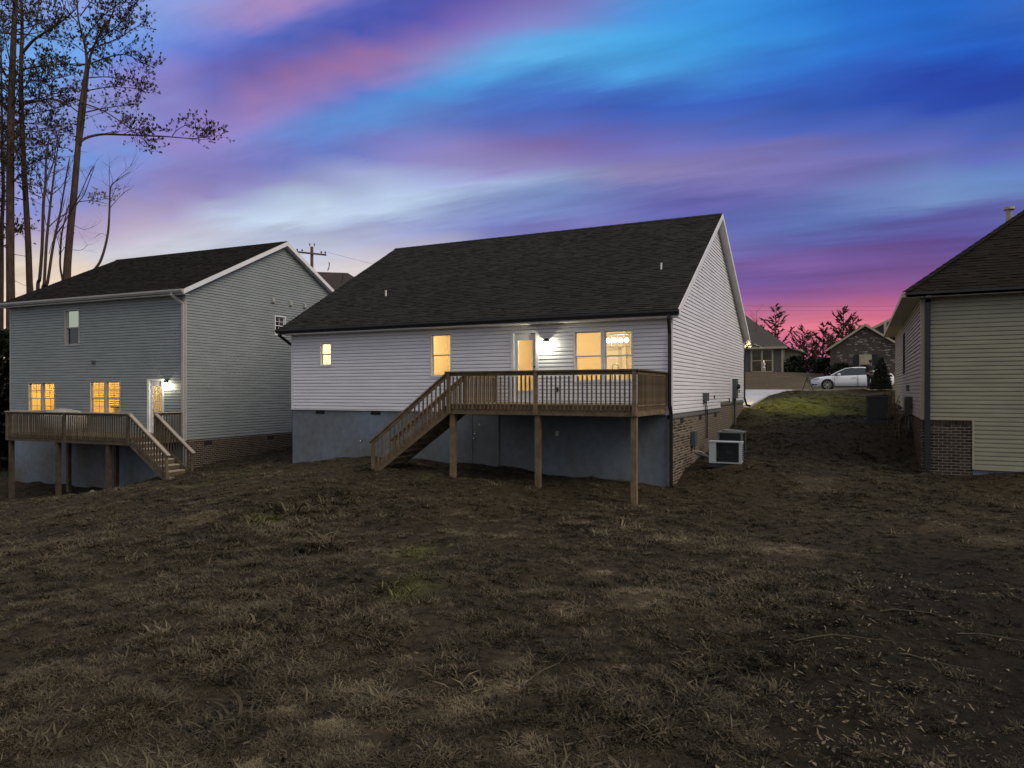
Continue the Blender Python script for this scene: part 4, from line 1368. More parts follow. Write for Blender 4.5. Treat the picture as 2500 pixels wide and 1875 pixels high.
# cover over a table on the left deck
cv = MB()
n = 14
for i in range(n):
    pass
cv.lathe([(0.86, 0.0), (0.88, 0.45), (0.84, 0.70), (0.62, 0.86), (0.30, 0.95), (0.02, 0.99)], (-5.75, -1.05, -1.69), 22)
M['cover'] = mat('grey_cover', (0.27, 0.27, 0.26), (0.20, 0.20, 0.195), 3, 6, 0.8, bump=0.5, bscale=9)
solo('table_cover', cv, M['cover'], 'round patio table under a domed grey cover behind the left deck railing', 'patio table', FL, -5.75, -1.05, -1.69, smooth=True)
rk = MB()
for (x, y, r) in ((-3.7, -1.2, 0.13),):
    g = gf(FL, x, y)
    rk.lathe([(r * 0.7, -0.08), (r, 0.0), (r * 0.85, 0.1), (r * 0.4, 0.17)], (x, y, g), 7)
solo('white_bucket', rk, M['pvc'], 'small pale bucket lying on the ground under the left deck', 'bucket', FL, -3.7, -1.2, gf(FL, -3.7, -1.2))

# ------------------------------------------------------------------ the tan house on the right (hip roof)
RZB, RZB2, RZS, RD, RX1 = -0.754, -2.067, 2.60, 14.9, 1.183
RW = 11.5
K = Thing('tan_house', 'tan clapboard house with brick base and dark hip roof, cut off by the right edge', 'house', FR, 0, 0, -2.25)
RB = lambda a, z, o: (a, -o, z)
RL = lambda a, z, o: (-o, a, z)
RO, RZT, RSL = 0.39, 2.705, 0.80
SW = (7.35, 8.25, 0.70, 2.12)
lo = (0.0 - 1, RX1, RZB2 - 1, RZB)
wall_core(K, RB, 0, RW, RZB2 - 0.02, RZS + 0.02, [], M['tan_trim'])
wall_core(K, RL, 0, RD, RZB - 0.02, RZS + 0.02, [SW], M['tan_trim'])
wl = MB()
wl.box(0, RW, RD - 0.1, RD, RZB2, RZS + 0.02)
wl.box(RW - 0.1, RW, 0, RD, RZB2, RZS + 0.02)
K.part('wall', wl, M['tan_trim'])
siding(K, RB, 0.085, RW, RZB2, RZS, [lo], M['tan_siding'])
siding(K, RL, 0.075, RD - 0.07, RZB, RZS, [(SW[0] - 0.02, SW[1] + 0.02, SW[2] - 0.02, SW[3] + 0.02)], M['tan_siding'])
ct = MB()
ct.pbox(RB, 0, 0.08, RZB - 0.02, RZS, -0.01, 0.028)
ct.pbox(RL, 0, 0.07, RZB - 0.02, RZS, 0.0, 0.0285)
ct.pbox(RL, RD - 0.07, RD, RZB - 0.02, RZS, 0.0, 0.0285)
ct.pbox(RB, 0.08, RX1, RZB - 0.025, RZB + 0.012, -0.01, 0.032)
ct.pbox(RB, RX1 - 0.01, RX1 + 0.035, RZB2 - 0.02, RZB + 0.012, -0.01, 0.031)
ct.pbox(RB, RX1 + 0.035, RW, RZB2 - 0.03, RZB2 + 0.012, -0.01, 0.032)
K.part('corner_trim', ct, M['tan_trim'])
window(K, RL, *SW, M['brick_red'], upper=M['dark_recess'], lower=M['dark_recess'], fw=0.08)
K.part('foundation_wall', MB().box(RX1, RW, 0.02, 0.2, -3.2, RZB2 - 0.03).box(0.0, RW, RD - 0.2, RD, -2, RZB), M['parging'])
K.part('mortar_bed', MB().box(0.012, RX1 - 0.012, 0.002, 0.12, -3.2, RZB - 0.145).box(0.012, 0.12, 0.12, RD, -3.2, RZB - 0.03), M['mortar'])
rbm = brick_mesh('brick', BW, BH, 0.05, M['brick_red'])
pl, k, z = [], 0, RZB - 0.15 - BH / 2
while z > -2.9:
    x = 0.0 + (0.0 if k % 2 else -0.1015)
    while x < RX1 - 0.01:
        c0, c1 = max(x, 0.0), min(x + BW, RX1 - 0.012)
        if c1 - c0 > 0.03:
            pl.append(((c0 + c1) / 2, 0.0, z, (c1 - c0) / BW))
        x += 0.203
    z -= 0.0794
    k += 1
nb_back = len(pl)
for q in pl:
    K.inst('brick', rbm, q[0], -0.001, q[2], 0.0, (q[3], random.uniform(0.9, 1.15), 1))
rlk = brick_mesh('header_brick', 0.064, 0.118, 0.08, M['brick_red'])
for x in np.arange(0.04, RX1 - 0.04, 0.0775):
    K.inst('header_brick', rlk, float(x), -0.012, RZB - 0.087, 0.0, (1, 1, random.uniform(0.96, 1.02)))
pl, k, z = [], 0, RZB - 0.03 - BH / 2
while z > -2.9:
    y = 0.10 + (0.1015 if k % 2 else 0)
    while y < RD - 0.1:
        if gf(FR, -0.15, y) < z + 0.08:
            pl.append((0.0, y, z, 1.0))
        y += 0.203
    z -= 0.0794
    k += 1
pl.sort(key=lambda q: q[1])
brickwork(K, pl, rbm, M['brick_red'], '-x', max(0, 300 - nb_back))
# hip roof
zt2 = RZT
hx = RW / 2 + RO
zr_ = RZT + RSL * hx
rf = MB()
xa, xb, ya, yb = -RO, RW + RO, -RO, RD + RO
rdg = [(RW / 2, -RO + hx, zr_), (RW / 2, RD + RO - hx, zr_)]
rf.face([(xa, ya, RZT), (xb, ya, RZT), rdg[0]])
rf.face([(xb, ya, RZT), (xb, yb, RZT), rdg[1], rdg[0]])
rf.face([(xb, yb, RZT), (xa, yb, RZT), rdg[1]])
rf.face([(xa, yb, RZT), (xa, ya, RZT), rdg[0], rdg[1]])
rf.face([(xa, ya, RZT - 0.15), (xb, ya, RZT - 0.15), (xb, yb, RZT - 0.15), (xa, yb, RZT - 0.15)])
kroof = K.part('roof', rf, M['roof_deck'])
nn = np.array([0, -RSL, 1]) / math.hypot(1, RSL)
vv = np.array([0, 1, RSL]) / math.hypot(1, RSL)
vl = hx * math.hypot(1, RSL)
shingles(K, (xa, ya, RZT), (1, 0, 0), vv, nn, lambda q: (q / math.hypot(1, RSL), xb - xa - q / math.hypot(1, RSL)), vl, M['brown_shingle'], parent=kroof)
n2, v2 = np.array([-RSL, 0, 1]) / math.hypot(1, RSL), np.array([1, 0, RSL]) / math.hypot(1, RSL)
shingles(K, (xa, ya, RZT), (0, 1, 0), v2, n2, lambda q: (q / math.hypot(1, RSL), yb - ya - q / math.hypot(1, RSL)), vl, M['brown_shingle'], parent=kroof)
cp_ = MB()
d_ = np.array([1, 1, RSL]) / math.sqrt(2 + RSL * RSL)
p0 = np.array([xa, ya, RZT + 0.02])
q = 0.0
while q < hx * math.sqrt(2 + RSL * RSL):
    a, b = p0 + d_ * q, p0 + d_ * (q + 0.3)
    cp_.beam(a, b + np.array([0, 0, -0.012]), 0.24, 0.02, tone=random.random())
    q += 0.28
K.part('ridge_cap', cp_, M['brown_shingle'], parent=kroof, kind='stuff')
ft = MB()
ft.box(xa - 0.02, xb + 0.02, ya - 0.022, ya, RZT - 0.075, RZT - 0.005)
K.part('back_fascia', ft, M['roof_deck'])
ft = MB()
ft.box(xa - 0.10, xa - 0.002, ya + 0.0, yb, RZT - 0.14, RZT - 0.01)
ft.box(xa - 0.001, 0.0, ya + 0.001, yb, RZT - 0.152, RZT - 0.145)
ft.box(0.0, RW, ya + 0.001, 0.0, RZT - 0.1525, RZT - 0.146)
K.part('side_gutter', ft, M['tan_trim'])
downspout(K, [(0.14, -RO + 0.02, RZT - 0.15), (0.14, -0.08, RZT - 0.24), (0.13, -0.07, -0.55), (0.13, -0.07, -2.15)], M['black_metal'], 0.13, 0.08)
K.part('vent_pipe', MB().tube([(2.55, 3.5, 4.7), (2.55, 3.5, 5.50)], 0.085, 12).tube([(2.55, 3.5, 5.50), (2.55, 3.5, 5.52), (2.55, 3.5, 5.60)], [0.09, 0.15, 0.135], 12), M['kerb'], parent=kroof)
for y, z in ((10.2, -0.62), (9.4, -0.66)):
    K.part('pipe_stub', MB().box(-0.14, -0.02, y - 0.05, y + 0.05, z - 0.05, z + 0.05), M['black_metal'])
K.part('wall_vent', MB().box(-0.10, -0.015, 4.95, 5.15, 0.0, 0.22), M['grey_box'])
T = Thing('utility_box', 'small rusty service box on the side wall of the tan house behind dead weeds', 'utility box', FR, 0, 3.6, -0.9)
T.part('box', MB().box(-0.22, -0.02, 3.3, 3.95, -0.75, -0.18), M['ac_brown'])
T.part('lid', MB().box(-0.235, -0.222, 3.34, 3.91, -0.71, -0.22), M['grey_box'])
T.part('pipe', MB().tube([(-0.1, 3.6, -0.75), (-0.1, 3.6, -1.5)], 0.03, 8), M['grey_box'])

# ------------------------------------------------------------------ air conditioners
M['ac_white'] = mat('ac_white', (0.42, 0.46, 0.46), (0.36, 0.40, 0.40), 3, 4, 0.45, dirt=(3, 0.1))
M['ac_grey'] = mat('ac_grey', (0.17, 0.185, 0.17), (0.13, 0.145, 0.135), 4, 4, 0.5, dirt=(3, 0.15))
M['ac_dark'] = mat('ac_dark', (0.020, 0.024, 0.028), (0.014, 0.016, 0.02), 6, 3, 0.6)
p = inframe(FM, np.array([6.28]), np.array([20.6]))
cx, cy = float(p[0][0]), float(p[1][0])
g = gf(FM, cx, cy)
zb_ = -2.10
T = Thing('mini_split_unit', 'white boxy outdoor heat pump with black front grille beside the brick wall', 'air conditioner', FM, cx, cy, zb_, 'air conditioning units outside the houses')
w2, dp_, hh = 0.46, 0.34, 0.64
T.part('slab', MB().box(cx - 0.52, cx + 0.52, cy - 0.24, cy + 0.24, zb_ - 0.12, zb_ - 0.037), M['ac_dark'])
b = MB()
b.box(cx - w2, cx - w2 + 0.20, cy - 0.17, cy + 0.17, zb_, zb_ + hh - 0.032)
b.box(cx + w2 - 0.075, cx + w2, cy - 0.17, cy + 0.17, zb_, zb_ + hh - 0.032)
b.box(cx - w2 + 0.2, cx + w2 - 0.075, cy - 0.17, cy + 0.17, zb_, zb_ + 0.035)
b.box(cx - w2 + 0.2, cx + w2 - 0.075, cy + 0.13, cy + 0.17, zb_ + 0.035, zb_ + hh - 0.032)
T.part('casing', b, M['ac_white'])
T.part('lid', MB().box(cx - w2 - 0.012, cx + w2 + 0.012, cy - 0.185, cy + 0.185, zb_ + hh - 0.03, zb_ + hh), M['ac_white'])
gr_ = MB()
gr_.box(cx - w2 + 0.2, cx + w2 - 0.075, cy - 0.05, cy - 0.04, zb_ + 0.035, zb_ + hh - 0.032)
for i in range(9):
    z = zb_ + 0.07 + i * 0.062
    gr_.box(cx - w2 + 0.2, cx + w2 - 0.075, cy - 0.172, cy - 0.162, z, z + 0.008)
for i in range(7):
    x = cx - w2 + 0.26 + i * 0.085
    gr_.box(x, x + 0.008, cy - 0.1805, cy - 0.1725, zb_ + 0.035, zb_ + hh - 0.033)
T.part('grille', gr_, M['ac_dark'])
fn = MB()
for i in range(3):
    t = i * 2.094
    fn.hexa([(cx - 0.05 + 0.04 * math.cos(t), cy - 0.12, zb_ + 0.32 + 0.04 * math.sin(t)), (cx - 0.05 + 0.25 * math.cos(t - 0.3), cy - 0.14, zb_ + 0.32 + 0.25 * math.sin(t - 0.3)), (cx - 0.05 + 0.26 * math.cos(t + 0.3), cy - 0.10, zb_ + 0.32 + 0.26 * math.sin(t + 0.3)), (cx - 0.05 + 0.05 * math.cos(t + 0.8), cy - 0.11, zb_ + 0.32 + 0.05 * math.sin(t + 0.8))] + [(cx - 0.05 + 0.04 * math.cos(t), cy - 0.115, zb_ + 0.32 + 0.04 * math.sin(t)), (cx - 0.05 + 0.25 * math.cos(t - 0.3), cy - 0.135, zb_ + 0.32 + 0.25 * math.sin(t - 0.3)), (cx - 0.05 + 0.26 * math.cos(t + 0.3), cy - 0.095, zb_ + 0.32 + 0.26 * math.sin(t + 0.3)), (cx - 0.05 + 0.05 * math.cos(t + 0.8), cy - 0.105, zb_ + 0.32 + 0.05 * math.sin(t + 0.8))])
T.part('fan_blade', fn, M['ac_dark'])
for i in range(8):
    z = zb_ + 0.10 + i * 0.06
    T.part('side_louvre', MB().box(cx + w2, cx + w2 + 0.012, cy - 0.12, cy + 0.13, z, z + 0.03), M['ac_dark'])
for sx_ in (-0.32, 0.32):
    T.part('foot', MB().box(cx + sx_ - 0.03, cx + sx_ + 0.03, cy - 0.19, cy + 0.19, zb_ - 0.036, zb_ - 0.001), M['ac_dark'])
T.part('drain_pipe', MB().tube([(cx - 0.5, cy + 0.05, zb_ + 0.15), (cx - 0.72, cy + 0.02, zb_ + 0.30), (cx - 0.98, cy + 0.12, zb_ + 0.30)], 0.022, 8), M['pvc'])


def condenser(fr, x, y, z, w, h, label, m, slats=True):
    T = Thing('condenser_unit', label, 'air conditioner', fr, x, y, z, 'air conditioning units outside the houses')
    T.part('slab', MB().box(x - w / 2 - 0.06, x + w / 2 + 0.06, y - w / 2 - 0.06, y + w / 2 + 0.06, z - 0.25, z), M['ac_dark'])
    T.part('core', MB().box(x - w / 2 + 0.03, x + w / 2 - 0.03, y - w / 2 + 0.03, y + w / 2 - 0.03, z + 0.03, z + h - 0.05), M['ac_dark'])
    po = MB()
    for sx in (-1, 1):
        for sy in (-1, 1):
            po.box(x + sx * (w / 2 - 0.03) - 0.03, x + sx * (w / 2 - 0.03) + 0.03, y + sy * (w / 2 - 0.03) - 0.03, y + sy * (w / 2 - 0.03) + 0.03, z, z + h - 0.045)
    T.part('corner_post', po, m)
    lv = MB()
    nb = 13
    for i in range(nb):
        t = -w / 2 + 0.07 + (w - 0.14) * i / (nb - 1)
        for s in (-1, 1):
            lv.box(x + t - 0.008, x + t + 0.008, y + s * (w / 2 - 0.02) - 0.006, y + s * (w / 2 - 0.02) + 0.006, z + 0.02, z + h - 0.05)
            lv.box(x + s * (w / 2 - 0.02) - 0.006, x + s * (w / 2 - 0.02) + 0.006, y + t - 0.008, y + t + 0.008, z + 0.02, z + h - 0.05)
    T.part('louvres', lv, M['ac_dark'] if not slats else m)
    T.part('lid', MB().box(x - w / 2 - 0.015, x + w / 2 + 0.015, y - w / 2 - 0.015, y + w / 2 + 0.015, z + h - 0.045, z + h), m)
    T.part('fan_guard', MB().lathe([(w * 0.40, 0.0), (w * 0.40, 0.035), (w * 0.36, 0.045), (w * 0.34, 0.02), (0.05, 0.02)], (x, y, z + h), 20), m)
    return T


p = inframe(FM, np.array([7.12]), np.array([22.75]))
condenser(FM, float(p[0][0]), float(p[1][0]), -1.95, 0.78, 0.66, 'grey-green square condenser with round fan guard behind the white heat pump', M['ac_grey'], False)
condenser(FR, -0.95, 4.9, -0.95, 0.74, 0.80, 'dark slatted condenser among dead weeds beside the tan house', M['ac_brown'], True)
lb = Thing('line_set_cover', 'grey pipe cover on the brick wall behind the white heat pump', 'pipe cover', FM, 0.1, 2.8, -2.3)
lb.part('box', MB().box(0.02, 0.14, 2.55, 2.95, -1.7, -1.25), M['grey_box'])
lb.part('pipe', MB().tube([(0.08, 2.75, -1.7), (0.1, 2.75, -1.95), (0.6, 2.6, -2.05), (1.0, 2.4, -1.95)], 0.03, 8), M['grey_box'])

# ------------------------------------------------------------------ houses across the street
M['far_brick'] = mat('far_brick', (0.10, 0.078, 0.06), (0.05, 0.042, 0.036), 5, 5, 0.9, stretch=(1, 1, 3), dirt=(0.8, 0.2))
M['far_grey'] = mat('far_grey', (0.105, 0.10, 0.09), (0.08, 0.076, 0.07), 3, 4, 0.8)
M['far_roof'] = mat('far_roof', (0.075, 0.066, 0.055), (0.05, 0.044, 0.038), 8, 5, 0.95, stretch=(1, 1, 4), dirt=(0.5, 0.2))
M['far_trim'] = mat('far_trim', (0.40, 0.35, 0.25), (0.34, 0.30, 0.21), 4, 3, 0.6)
M['far_pane'] = mat('far_window', (0.10, 0.085, 0.05), (0.05, 0.045, 0.03), 1.5, 3, 0.15)
M['brick_fleck'] = mat('whitewashed_brick', (0.36, 0.33, 0.29), (0.16, 0.13, 0.10), 3, 4, 0.9, rnd=0.5)
M['shutter'] = mat('black_shutter', (0.012, 0.012, 0.014), None, 4, 3, 0.6)
Y0 = 45.0
B = Thing('brick_house', 'dark brick gabled house with black shutters across the street behind the white car', 'house', FM, 5.4, Y0, 0.9)
PX0, PX1, EZ, PK, GB = 2.80, 8.02, 3.60, 5.40, 0.6
w = MB()
w.prism([(PX0, Y0, GB), (PX1, Y0, GB), (PX1, Y0, EZ), ((PX0 + PX1) / 2, Y0, PK - 0.05), (PX0, Y0, EZ)], (0, 6, 0))
B.part('front_wall', w, M['far_brick'])
w = MB()
w.box(PX0 + 1.5, 20, Y0 + 3, Y0 + 13, GB, EZ + 0.1)
B.part('wall', w, M['far_brick'])
rf = MB()
mx_ = (PX0 + PX1) / 2
for sg, xe in ((-1, PX0 - 0.25), (1, PX1 + 0.25)):
    ze = EZ - 0.18
    rf.hexa([(xe, Y0 - 0.3, ze), (mx_, Y0 - 0.3, PK), (mx_, Y0 + 8, PK), (xe, Y0 + 8, ze), (xe, Y0 - 0.3, ze + 0.14), (mx_, Y0 - 0.3, PK + 0.14), (mx_, Y0 + 8, PK + 0.14), (xe, Y0 + 8, ze + 0.14)])
B.part('roof', rf, M['far_roof'])
rk = MB()
for xe in (PX0 - 0.27, PX1 + 0.27):
    ze = EZ - 0.2
    rk.hexa([(xe, Y0 - 0.345, ze - 0.06), (mx_, Y0 - 0.345, PK - 0.06), (mx_, Y0 - 0.305, PK - 0.06), (xe, Y0 - 0.305, ze - 0.06), (xe, Y0 - 0.345, ze + 0.13), (mx_, Y0 - 0.345, PK + 0.13), (mx_, Y0 - 0.305, PK + 0.13), (xe, Y0 - 0.305, ze + 0.13)])
B.part('rake_board', rk, M['far_trim'])
rf = MB()
rf.prism([(5.2, Y0 + 2.6, 4.9), (13.5, Y0 + 2.6, 9.2), (22, Y0 + 2.6, 4.6)], (0, 9, 0))
B.part('main_roof', rf, M['far_roof'])
rk = MB()
rk.hexa([(5.1, Y0 + 2.5, 4.78), (13.5, Y0 + 2.5, 9.13), (13.5, Y0 + 2.58, 9.13), (5.1, Y0 + 2.58, 4.78), (5.1, Y0 + 2.5, 5.0), (13.5, Y0 + 2.5, 9.35), (13.5, Y0 + 2.58, 9.35), (5.1, Y0 + 2.58, 5.0)])
rk.box(6.85, 7.05, Y0 + 2.3, Y0 + 2.5, 4.3, 5.75)
B.part('gable_trim', rk, M['far_trim'])
wf = MB()
wf.box(4.98, 5.90, Y0 - 0.06, Y0 - 0.002, 1.45, 3.02)
win = B.part('window', wf, M['far_trim'])
B.part('pane', MB().box(5.05, 5.83, Y0 - 0.075, Y0 - 0.062, 2.24, 2.96), M['far_trim'], parent=win)
B.part('pane', MB().box(5.05, 5.83, Y0 - 0.076, Y0 - 0.062, 1.52, 2.19), M['dark_recess'], parent=win)
for x0, x1 in ((4.56, 4.96), (5.92, 6.32)):
    B.part('shutter', MB().box(x0, x1, Y0 - 0.07, Y0 - 0.003, 1.45, 3.02), M['shutter'])
fbm_ = brick_mesh('whitewashed_brick', 0.20, 0.07, 0.05, M['brick_fleck'])
rr = random.Random(5)
for i in range(170):
    x, z = rr.uniform(PX0 + 0.15, PX1 - 0.15), rr.uniform(1.0, PK - 0.3)
    if z > EZ - 0.1 + (PK - EZ) * (1 - abs(x - mx_) / (mx_ - PX0)) - 0.15 or (4.5 < x < 6.4 and 1.4 < z < 3.1):
        continue
    z = GB + round((z - GB) / 0.08) * 0.08
    for j in range(rr.choice((1, 1, 1, 2, 3))):
        B.inst('whitewashed_brick', fbm_, x + j * 0.21, Y0 - 0.004, z, 0, (rr.uniform(0.7, 1.1), 1, 1))

Y1 = 54.5
A_ = Thing('far_grey_house', 'low grey house with hip roof and pale double window across the street', 'house', FM, -4, Y1, 1.8)
A_.part('wall', MB().box(-14, -1.70, Y1, Y1 + 8, 1.5, 4.35), M['far_grey'])
A_.part('side_wall', MB().box(-1.699, -0.2, Y1 + 2.4, Y1 + 8, 1.5, 4.3), M['far_trim'])
rf = MB()
ex, ez, rz = -1.25, 4.42, 8.6
rf.face([(-14.4, Y1 - 0.4, ez), (ex, Y1 - 0.4, ez), (-6.4, Y1 + 4.6, rz), (-10, Y1 + 4.6, rz)])
rf.face([(ex, Y1 - 0.4, ez), (ex, Y1 + 9.6, ez), (-6.4, Y1 + 4.6, rz)])
rf.face([(ex, Y1 + 9.6, ez), (-14.4, Y1 + 9.6, ez), (-10, Y1 + 4.6, rz), (-6.4, Y1 + 4.6, rz)])
rf.face([(-14.4, Y1 + 9.6, ez), (-14.4, Y1 - 0.4, ez), (-10, Y1 + 4.6, rz)])
rf.face([(-14.4, Y1 - 0.4, ez - 0.02), (ex, Y1 - 0.4, ez - 0.02), (ex, Y1 + 9.6, ez - 0.02), (-14.4, Y1 + 9.6, ez - 0.02)])
rf.hexa([(ex - 0.6, Y1 + 2.0, ez - 0.02), (0.3, Y1 + 2.0, 3.75), (0.3, Y1 + 8, 3.75), (ex - 0.6, Y1 + 8, ez - 0.02), (ex - 0.6, Y1 + 2.0, ez + 0.14), (0.3, Y1 + 2.0, 3.9), (0.3, Y1 + 8, 3.9), (ex - 0.6, Y1 + 8, ez + 0.14)])
A_.part('roof', rf, M['far_roof'])
A_.part('eave_board', MB().box(-14.4, ex, Y1 - 0.45, Y1 - 0.41, ez - 0.2, ez), M['far_trim'])
A_.part('corner_board', MB().box(-1.86, -1.70, Y1 - 0.05, Y1 - 0.002, 1.6, 4.3), M['far_trim'])
wf = MB()
for a, b, c, d in ((-4.75, -4.60, 2.0, 4.12), (-2.75, -2.60, 2.0, 4.12), (-3.76, -3.60, 2.0, 4.12), (-4.85, -2.50, 4.10, 4.30), (-4.6, -2.75, 3.02, 3.10), (-4.7, -2.65, 1.92, 2.02)):
    wf.box(a, b, Y1 - 0.09, Y1 - 0.003, c, d)
win = A_.part('window', wf, M['far_trim'])
for a, b in ((-4.60, -3.76), (-3.60, -2.75)):
    A_.part('pane', MB().box(a, b, Y1 - 0.03, Y1 - 0.004, 2.02, 4.1), M['far_pane'], parent=win)
M['warm_glow'] = emat('small_lamp', (1.0, 0.78, 0.38), 1.1)
lt = Thing('porch_statue', 'small pale lit ornament standing in front of the far grey house window', 'ornament', FM, -3.45, Y1 - 0.5, 1.9)
lt.part('figure', MB().lathe([(0.16, 0), (0.17, 0.12), (0.08, 0.2), (0.14, 0.32), (0.15, 0.5), (0.06, 0.68)], (-3.45, Y1 - 0.5, 1.9 + 0.35), 10), M['pvc'], smooth=True)
lt.part('plinth', MB().box(-3.6, -3.3, Y1 - 0.65, Y1 - 0.35, 1.6, 2.25), M['kerb'])
lt.part('globe', MB().lathe([(0.03, 0), (0.07, 0.06), (0.03, 0.14)], (-3.45, Y1 - 0.5, 2.93), 10), M['warm_glow'])

# house seen between the two left roofs
C1 = Thing('far_brown_house', 'brown hipped roof of a far house between the grey and the white house', 'house', WORLD, -16.5, 66, 0.5)
C1.part('wall', MB().box(-24, -10.5, 60, 72, 0, 7.6), M['far_grey'])
rf = MB()
e0 = 7.6
rf.face([(-24.5, 59.5, e0), (-10.0, 59.5, e0), (-15.4, 65.8, 11.1), (-18.5, 65.8, 11.2)])
rf.face([(-10.0, 59.5, e0), (-10.0, 72.5, e0), (-15.4, 65.8, 11.1)])
rf.face([(-10.0, 72.5, e0), (-24.5, 72.5, e0), (-18.5, 65.8, 11.2), (-15.4, 65.8, 11.1)])
rf.face([(-24.5, 72.5, e0), (-24.5, 59.5, e0), (-18.5, 65.8, 11.2)])
M['far_brown_roof'] = mat('far_brown_roof', (0.040, 0.024, 0.019), (0.026, 0.017, 0.014), 8, 5, 0.95)
C1.part('roof', rf, M['far_brown_roof'])

# ------------------------------------------------------------------ utility poles and lines
M['pole_wood'] = mat('pole_wood', (0.13, 0.075, 0.055), (0.09, 0.055, 0.042), 3, 5, 0.9, stretch=(6, 6, 1))


def pole(x, y, top, label, arms):
    g = gz(x, y)
    T = Thing('utility_pole', label, 'utility pole', WORLD, x, y, g, 'wooden utility poles')
    T.part('mast', MB().tube([(x, y, g - 0.5), (x, y, top)], [0.18, 0.13], 10), M['pole_wood'])
    for z, dx, dy, ln in arms:
        v = np.array([dx, dy, -0.06])
        v = v / np.linalg.norm(v)
        c = np.array([x, y - 0.17, z])
        T.part('crossarm', MB().beam(c - v * ln / 2, c + v * ln / 2, 0.11, 0.14), M['pole_wood'])
        for t in (-0.46, -0.30, 0.33, 0.46):
            q = c + v * ln * t
            T.part('insulator', MB().lathe([(0.03, 0.07), (0.03, 0.13), (0.075, 0.15), (0.075, 0.25), (0.03, 0.28)], tuple(q), 8), M['pole_wood'])
    for t in (-0.06, 0.07):
        T.part('insulator', MB().lathe([(0.02, 0.0), (0.02, 0.12), (0.06, 0.16), (0.06, 0.26), (0.02, 0.30)], (x + t * 3, y, top), 8), M['pole_wood'])
    return T


pp = [(-17.1, 60.0, 12.35), (42.0, 92.0, 12.35), (-75.0, 30.0, 12.0)]
T = pole(-17.1, 60.0, 12.35, 'utility pole with crossarms rising behind the grey house roof', ((11.75, 1, 0.25, 2.5),))
T.part('brace', MB().beam((-16.4, 59.8, 9.6), (-15.2, 60.1, 10.1), 0.1, 0.12), M['pole_wood'])
for q in ((-15.65, 59.9, 10.0), (-14.5, 59.9, 9.0)):
    T.part('fuse_hook', MB().tube([(q[0], q[1], q[2] + 1.0), (q[0] + 0.08, q[1], q[2] + 0.9), (q[0] + 0.02, q[1], q[2] + 0.5), (q[0] - 0.08, q[1], q[2] + 0.3)], 0.04, 6), M['black_metal'])
pole(4.0, 58.0, 7.6, 'shorter utility pole hidden behind the white house roof', ((7.2, 1, 0, 1.6),))
pole(52.0, 62.0, 8.2, 'utility pole hidden behind the tan house', ((7.8, 1, 0, 1.6),))


def wire(a, b, sag, label):
    a, b = np.array(a, float), np.array(b, float)
    ptsw = [a + (b - a) * t - np.array([0, 0, sag * 4 * t * (1 - t)]) for t in np.linspace(0, 1, 18)]
    mid = tuple(a)
    solo('power_line', MB().tube(ptsw, 0.0085, 5), M['cable'], label, 'power line', WORLD, *mid, group='overhead power lines')


wire((4.6, 58, 7.5), (51.5, 62, 8.1), 0.55, 'upper of the two thin power lines over the far cedars')
wire((4.6, 58, 7.05), (51.5, 62, 7.75), 0.5, 'lower of the two thin power lines over the far cedars')
wire((-16.0, 59.9, 11.95), (3.4, 58.1, 7.5), 0.3, 'power line falling from the crossarm pole behind the white roof')

# ------------------------------------------------------------------ white sedan
M['car_paint'] = mat('white_car_paint', (0.70, 0.71, 0.73), (0.68, 0.69, 0.71), 3, 2, 0.22, spec=0.6)
M['car_glass'] = mat('tinted_car_glass', (0.010, 0.018, 0.022), (0.014, 0.022, 0.026), 2, 2, 0.08, spec=0.8)
M['tyre'] = mat('tyre_rubber', (0.012, 0.012, 0.013), None, 20, 3, 0.85)
M['alloy'] = mat('alloy_rim', (0.40, 0.39, 0.36), (0.34, 0.33, 0.31), 8, 2, 0.35, metal=0.6)
M['lens'] = mat('headlight_lens', (0.45, 0.44, 0.52), (0.30, 0.30, 0.36), 5, 2, 0.1)
M['tail'] = mat('tail_light', (0.20, 0.012, 0.010), None, 5, 2, 0.2)
CX, CY = 4.43, 31.5
cz = 0.085
car = Thing('parked_car', 'white four-door sedan parked across the street facing left', 'car', FM, CX, CY, cz)


def loft(secs, m, name, smooth=True):
    mb = MB()
    n = len(secs[0])
    for s in secs:
        mb.v.extend([(CX + p[0], CY + p[1], cz + p[2]) for p in s])
    for i in range(len(secs) - 1):
        for j in range(n - 1):
            mb.f.append((i * n + j, i * n + j + 1, (i + 1) * n + j + 1, (i + 1) * n + j))
            mb.t.append(0.5)
    mb.f.append(tuple(range(n)))
    mb.f.append(tuple((len(secs) - 1) * n + j for j in range(n))[::-1])
    mb.t += [0.5, 0.5]
    return car.part(name, mb, m, smooth=smooth)


BS = [(-2.43, .58, .36, .50, .60, .63), (-2.38, .72, .26, .50, .67, .71), (-2.2, .82, .21, .52, .73, .79), (-1.9, .885, .19, .55, .80, .865), (-1.5, .91, .19, .56, .855, .915), (-1.05, .92, .19, .57, .90, .965), (-.4, .925, .19, .58, .925, .96), (.4, .925, .19, .58, .95, .98),
      (1.1, .92, .19, .59, .98, 1.01), (1.7, .905, .21, .60, 1.005, 1.05), (2.1, .87, .25, .62, 1.01, 1.075), (2.3, .80, .30, .64, .99, 1.06), (2.40, .72, .36, .64, .90, .95), (2.44, .60, .42, .64, .80, .84)]
secs = []
for u, hw, zb, zm, zs, zt in BS:
    h = [(0.86 * hw, zb), (0.985 * hw, zb + 0.07), (hw, zm - 0.08), (1.0 * hw, zm), (0.975 * hw, zm + 0.12), (0.955 * hw, zs - 0.04), (0.90 * hw, zs), (0.62 * hw, zt - 0.012), (0.25 * hw, zt)]
    secs.append([(u, -a, b) for a, b in h] + [(u, a, b) for a, b in h[::-1]])
loft(secs, M['car_paint'], 'body')
